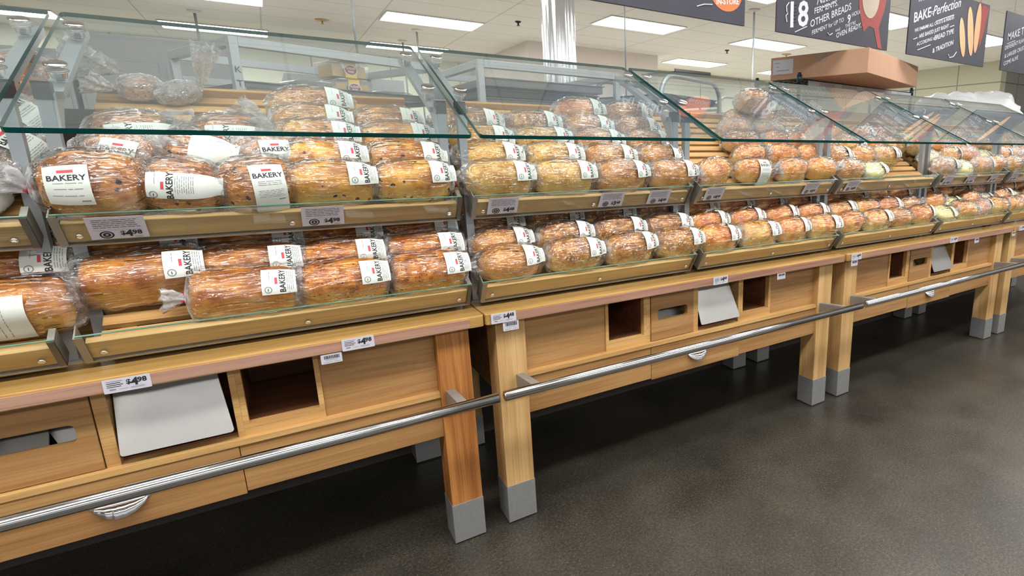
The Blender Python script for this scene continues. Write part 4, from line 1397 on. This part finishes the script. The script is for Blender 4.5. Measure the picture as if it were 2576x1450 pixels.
def pan(parent_loc, ang, x, y, z, w, d, lab, mat='pan', hgt=.03, grp='metal baking pans on the racks'):
    m_ = MB(); R = Rz(parent_loc, ang)
    th = .003
    m_.box(x, x + w, y, y + d, z, z + th, 0, R)
    m_.box(x, x + w, y - .0, y + th, z, z + hgt, 0, R); m_.box(x, x + w, y + d - th, y + d, z, z + hgt, 0, R)
    m_.box(x, x + th, y, y + d, z, z + hgt, 0, R); m_.box(x + w - th, x + w, y, y + d, z, z + hgt, 0, R)
    m_.box(x - .008, x + w + .008, y - .01, y + .002, z + hgt, z + hgt + .004, 0, R)
    return tag(m_.build('baking_pan', mat), lab, 'baking pan', grp)
R1 = ((-.565, .989, 0), .380)
rack(R1[0], R1[1], .865, .62, 1.75, 'aluminium bakery rack with letters stamped on its post', letters=True)
pan(R1[0], R1[1], .035, .01, 1.568, .79, .5, 'wide grey pan holding cake packs on the lettered rack', hgt=.022)
R2 = ((.347, 1.007, 0), .064)
rack(R2[0], R2[1], .795, .63, 1.75, 'aluminium bakery rack behind the third bay, holding stacked pans')
pan(R2[0], R2[1], .035, .01, 1.635, .65, .55, 'upper grey pan in the rack behind the third bay', hgt=.035)
pan(R2[0], R2[1], .035, .02, 1.588, .62, .5, 'dark pan stacked under the upper grey pan', 'pandark')
pan(R2[0], R2[1], .035, .01, 1.548, .7, .55, 'lower long grey pan in the rack behind the third bay')
# cake packs
def on1(s_, dy, z): return Rz(*R1) @ Vector((s_ * .865, .03 + dy, z))
def clam(s0, w, z, h, lab, fill, badge=False, d=.14):
    t = thing('cake_pack', lab, 'cake pack', tuple(on1(s0, 0, z)), (0, 0, R1[1]), 'plastic cake packs')
    m_ = MB(); P = [(0.0, 0), (w, 0), (w + .012, h * .85), (w - .01, h), (.01, h), (-.012, h * .85)]
    m_.prism(P, lambda x, zz, y: (x, y, zz), 0, d); m_.build('clear_shell', 'clam', t, .004)
    m_ = MB()
    n = 3
    for i in range(n):
        if badge and i == 1: continue
        cx_ = w * (i + .5) / n
        m_.box(cx_ - w / n * .44, cx_ + w / n * .44, .012, d - .012, .004, h * .72)
        m_.lathe((cx_, d / 2, h * .72), (0, 0, 1), [(0, w / n * .42), (h * .08, w / n * .3)], 16)
    m_.build('cakes', fill, t)
    if badge:
        m_ = MB(); m_.box(w * .34, w * .66, -.0035, -.001, 0, h * .95, 0); m_.box(w * .34, w * .66, -.0035, d, h * 1.0, h * 1.02, 0)
        b_ = m_.build('paper_band', 'yellow_label', t)
        m_ = MB(); rx, rz = w * .17, h * .27; c = (w * .5, h * .45)
        for k_, (q, mi) in enumerate(((1.12, 1), (1.0, 0))):
            m_.quad([(c[0] + math.cos(2 * PI * i / 28) * rx * q, -.0042 - .0006 * k_, c[1] + math.sin(2 * PI * i / 28) * rz * q) for i in range(28)], mi)
        m_.flatmesh(text('SUGAR', .0125, .02), lambda a, b: (c[0] + a, -.0056, c[1] + .003 + b), 1)
        m_.flatmesh(text('FREE', .0125, .02), lambda a, b: (c[0] + a, -.0056, c[1] - .011 + b), 1)
        m_.build('oval_badge', ['purple', 'paper'], b_)
clam(.265, .145, 1.5715, .05, 'clear pack of dark chocolate cakes on the lettered rack pan', 'choc')
clam(.445, .15, 1.5715, .072, 'lower of two stacked yellow cake packs with oval badge', 'yellow_cake', True)
clam(.435, .15, 1.647, .072, 'upper of two stacked yellow cake packs with oval badge', 'yellow_cake', True)
clam(.66, .16, 1.5715, .035, 'low clear pack at the end of the lettered rack pan', 'choc')

# tube-framed trolley
def trolley(loc, ang, w, d, h, lab, r=.014, rc=.12):
    t = thing('tray_trolley', lab, 'trolley', loc, (0, 0, ang), 'tube-framed tray trolleys')
    for y in (0, d):
        pts = [(0, y, .1), (0, y, h - rc)] + [(rc - rc * math.cos(a), y, h - rc + rc * math.sin(a)) for a in (.3, .6, .9, 1.2, 1.57)] + [(w - rc + rc * math.sin(a), y, h - rc + rc * math.cos(a)) for a in (0, .35, .7, 1.05, 1.3, 1.57)] + [(w, y, .1)]
        m_ = MB(); m_.tube(pts, r, 10); m_.build('tube_frame', 'alu', t)
    for k in range(6):
        z = h - .14 - k * .11
        for x in (0, w):
            m_ = MB(); m_.box(x - .012, x + .012, .01, d - .01, z, z + .022); m_.build('runner', 'alu', t)
    m_ = MB(); m_.box(0, w, 0, .02, .12, .14); m_.box(0, w, d - .02, d, .12, .14); m_.build('base_bar', 'alu', t)
    for x in (0, w):
        for y in (0, d):
            m_ = MB(); m_.tube([(x - .012, y, .05), (x + .012, y, .05)], .05, 14); m_.tube([(x, y, .08), (x, y, .12)], .012, 8); m_.build('caster', 'black', t)
    return t
T3 = ((1.34, .95, 0), .35)
trolley(T3[0], T3[1], .66, .5, 1.755, 'tube-framed trolley with round corners behind the fourth bay')
pan(T3[0], T3[1], .02, .02, 1.615, .62, .46, 'black pan on the round-cornered trolley', 'pandark', .035)
pan(T3[0], T3[1], .02, .02, 1.50, .62, .46, 'dark grey pan low on the round-cornered trolley', 'pandark', .035)
m_ = MB(); R = Matrix.Translation((1.62, 1.2, 1.79)) @ Matrix.Rotation(.4, 4, 'Z') @ Matrix.Rotation(-.06, 4, 'Y')
m_.box(-.2, .24, -.12, .12, 0, .006, 0, R); m_.box(-.2, .24, -.12, -.115, 0, .02, 0, R)
tag(m_.build('loose_tray', 'pan'), 'loose grey tray lying on top of the round-cornered trolley', 'tray')
trolley((3.05, 2.5, 0), .3, .45, .5, 1.84, 'small round-cornered trolley far behind the fourth bay', .012, .15)
trolley((4.6, 4.6, 0), .2, .6, .5, 1.85, 'pale trolley standing by the cream wall', .012, .12)
rack((.9, 3.4, 0), .15, .7, .6, 1.75, 'aluminium rack standing far behind the fourth bay')
rack((-2.3, 1.1, 0), .1, .8, .6, 1.75, 'aluminium rack beside the first bay near the ovens')

# ovens and cupboards deep in the kitchen
def cabinet(x0, x1, y0, y1, h, mat, lab, doors=2, name='oven', cat='oven', legs=True):
    t = thing(name, lab, cat, (x0, y0, 0), group='kitchen cabinets and ovens')
    w, d = x1 - x0, y1 - y0
    m_ = MB(); m_.box(0, w, 0, d, .08, h); m_.box(.03, w - .03, .03, d - .03, 0, .08); m_.build('body', mat, t, .004)
    for i in range(doors):
        a, b = w * i / doors + .03, w * (i + 1) / doors - .03
        m_ = MB(); m_.box(a, b, -.02, 0, .18, h * .55); dd = m_.build('door', mat, t, .003)
        m_ = MB(); m_.tube([(a + .06, -.05, h * .5), (b - .06, -.05, h * .5)], .01, 8); m_.tube([(a + .08, -.05, h * .5), (a + .08, -.02, h * .5)], .006, 6); m_.tube([(b - .08, -.05, h * .5), (b - .08, -.02, h * .5)], .006, 6)
        m_.build('door_handle', 'chrome', dd)
        m_ = MB(); m_.box(a, b, -.015, 0, h * .6, h * .9); m_.build('upper_panel', mat, t, .003)
    return t
cabinet(-3.9, -1.9, 6.0, 7.4, 2.25, 'oven', 'tall grey oven at the far corner of the kitchen')
cabinet(-1.86, -.62, 6.0, 7.4, 2.42, 'oven', 'tall grey double oven behind the empty plastic bags')
cabinet(-.2, 1.2, 7.2, 8.2, 2.3, 'oven', 'wide grey proofing cupboard seen through the lettered rack', 3, 'proofer', 'cupboard')
cabinet(5.6, 6.9, 8.0, 8.5, 1.9, 'frame', 'white cupboard by the cream wall', 2, 'cupboard', 'cupboard')
# work bench with boxes under the far rack
t = thing('work_bench', 'steel work bench behind the fifth bay', 'bench', (3.0, 3.2, 0))
m_ = MB(); m_.box(0, 2.6, 0, .7, 1.46, 1.5); m_.build('bench_top', 'steel', t, .003)
for x in (.03, 2.53):
    for y in (.03, .63):
        m_ = MB(); m_.tube([(x, y, 0), (x, y, 1.46)], .02, 10); m_.build('leg', 'alu', t)
for i, (x, w, h, mt) in enumerate([(.1, .12, .09, 'frame'), (.3, .09, .12, 'frame'), (.62, .14, .06, 'orange'), (.84, .07, .1, 'pandark'), (1.0, .12, .08, 'frame'), (1.25, .1, .11, 'frame'), (1.5, .14, .09, 'frame'), (1.8, .12, .1, 'pandark')]):
    t = thing('storage_tub', ['short white', 'narrow tall white', 'low orange', 'narrow black', 'square white', 'upright white', 'broad white', 'dark'][i] + ' tub on the steel work bench', 'tub', (3.0 + x, 3.25, 1.5), group='tubs on the work bench')
    m_ = MB(); m_.box(0, w, 0, .12, 0, h); m_.build('tub_body', mt, t, .006)
    m_ = MB(); m_.box(-.004, w + .004, -.004, .124, h, h + .012); m_.build('lid', 'frame', t, .003)

# ------------------------------------------------------------------ wire shelving with the cardboard boxes
def wire_shelf():
    a = math.atan2(.10, 1.56); loc = (2.80, 1.25, 0)
    t = thing('wire_shelving', 'dark green wire shelving unit carrying the cardboard boxes', 'shelving', loc, (0, 0, a))
    w, d = 1.62, .42
    for x in (-.01, w):
        for y in (0, d):
            m_ = MB(); m_.tube([(x, y, 0), (x, y, 1.9)], .0135, 10); m_.tube([(x, y, 1.83), (x, y, 1.885)], .02, 10); m_.build('post', 'wire', t)
    for z in (1.855, 1.42, .95, .4):
        m_ = MB()
        for zz in (0, -.04):
            m_.tube([(-.01, 0, z + zz), (w, 0, z + zz)], .0045, 6); m_.tube([(-.01, d, z + zz), (w, d, z + zz)], .0045, 6)
            m_.tube([(-.01, 0, z + zz), (-.01, d, z + zz)], .0045, 6); m_.tube([(w, 0, z + zz), (w, d, z + zz)], .0045, 6)
        n = 60
        for yy in (0, d):
            m_.tube([(-.01 + (w + .01) * i / n, yy, z - (.04 if i % 2 else 0)) for i in range(n + 1)], .0028, 5)
        for i in range(26):
            x = -.01 + (w + .01) * (i + .5) / 26
            m_.tube([(x, 0, z + .004), (x, d, z + .004)], .0025, 5)
        for i in range(3):
            y = d * (i + 1) / 4; m_.tube([(-.01, y, z), (w, y, z)], .003, 5)
        m_.build('wire_grid', 'wire', t)
    m_ = MB(); m_.box(.09, w - .02, -.012, -.006, 1.812, 1.85); m_.build('label_holder', 'card', t)
    for i, x in enumerate((.13, .42, .72, 1.25)):
        m_ = MB(); m_.box(x, x + .09, -.0145, -.0125, 1.82, 1.848); m_.build('slot_card', 'paper', t)
wire_shelf()
def carton(loc, ang, w, d, h, lab, flaps=False, stick=True, tilt=0):
    t = thing('cardboard_box', lab, 'box', loc, (0, tilt, ang), 'cardboard boxes')
    m_ = MB()
    if flaps:
        th = .004
        m_.box(0, w, 0, th, 0, h); m_.box(0, w, d - th, d, 0, h); m_.box(0, th, th, d - th, 0, h); m_.box(w - th, w, th, d - th, 0, h); m_.box(0, w, 0, d, 0, th)
    else:
        m_.box(0, w, 0, d, 0, h)
    b = m_.build('carton', 'cardboard', t, .003)
    if flaps:
        for fy, s in ((0, -1), (d, 1)):
            m_ = MB(); R = Matrix.Translation((0, fy, h)) @ Matrix.Rotation(s * -.75, 4, 'X')
            m_.box(0, w, 0 if s > 0 else -.2, .2 if s > 0 else 0, -.003, 0, 0, R); m_.build('flap', 'cardboard', t)
    if stick:
        m_ = MB(); y1 = d - .02
        m_.quad([(-.0015, y1, .04), (-.0015, y1 - .17, .04), (-.0015, y1 - .17, h - .02), (-.0015, y1, h - .02)], 0)
        for i, (a, l) in enumerate(((.015, .04), (.03, .02), (.03, .11), (.03, .05))):
            z = h - .045 - i * .028
            m_.quad([(-.002, y1 - a, z), (-.002, y1 - a - l, z), (-.002, y1 - a - l, z + .005), (-.002, y1 - a, z + .005)], 1)
        m_.build('shipping_label', ['card', 'grey_ink'], t)
        m_ = MB(); m_.quad([(-.0015, d * .5, h * .62), (-.0015, d * .5 - .07, h * .62), (-.0015, d * .5 - .07, h), (-.0015, d * .5, h)], 0)
        m_.build('clear_tape', 'clam', t)
    return t
carton((2.952, .773, 1.862), math.atan2(.317, 1.12), 1.16, .76, .165, 'long flat cardboard box on top of the wire shelving')
carton((2.86, 1.285, 1.43), .064, 1.3, .36, .22, 'open cardboard box with flaps on the middle wire shelf', flaps=True, stick=False)

# white bags piled on a rack at the far end
rack((4.62, 1.05, 0), .0, 1.6, .6, 1.7, 'long low aluminium rack carrying white plastic bags at the far end')
for i, (x, y, z, sx, sy, sz) in enumerate([(4.79, 1.3, 1.70, .17, .22, .14), (5.2, 1.32, 1.70, .2, .22, .17), (5.82, 1.3, 1.70, .38, .25, .22)]):
    m_ = MB(); nu, nv = 28, 14
    for a in range(nu):
        for b in range(nv + 1):
            th_ = 2 * PI * a / nu; ph = PI / 2 * b / nv
            p = Vector((math.cos(th_) * math.cos(ph), math.sin(th_) * math.cos(ph), math.sin(ph)))
            q = 1 + .22 * noise.noise(p * 2.4 + Vector((i * 9, 0, 0))) + .08 * abs(noise.noise(p * 9))
            m_.v.append((x + p.x * sx * q, y + p.y * sy * q, z + p.z * sz * q * 1.1))
    for a in range(nu):
        for b in range(nv):
            a2 = (a + 1) % nu
            m_.face([a * (nv + 1) + b, a2 * (nv + 1) + b, a2 * (nv + 1) + b + 1, a * (nv + 1) + b + 1], 0, True)
    m_.face([a * (nv + 1) for a in range(nu)][::-1])
    tag(m_.build('white_bag', 'whitebag'), ['small crumpled white plastic bag next to the wire shelving', 'middle of three white plastic bags on the far rack', 'largest white plastic bag at the far end'][i], 'plastic bag', 'white plastic bags on the far rack')
print('objects', len(bpy.data.objects))
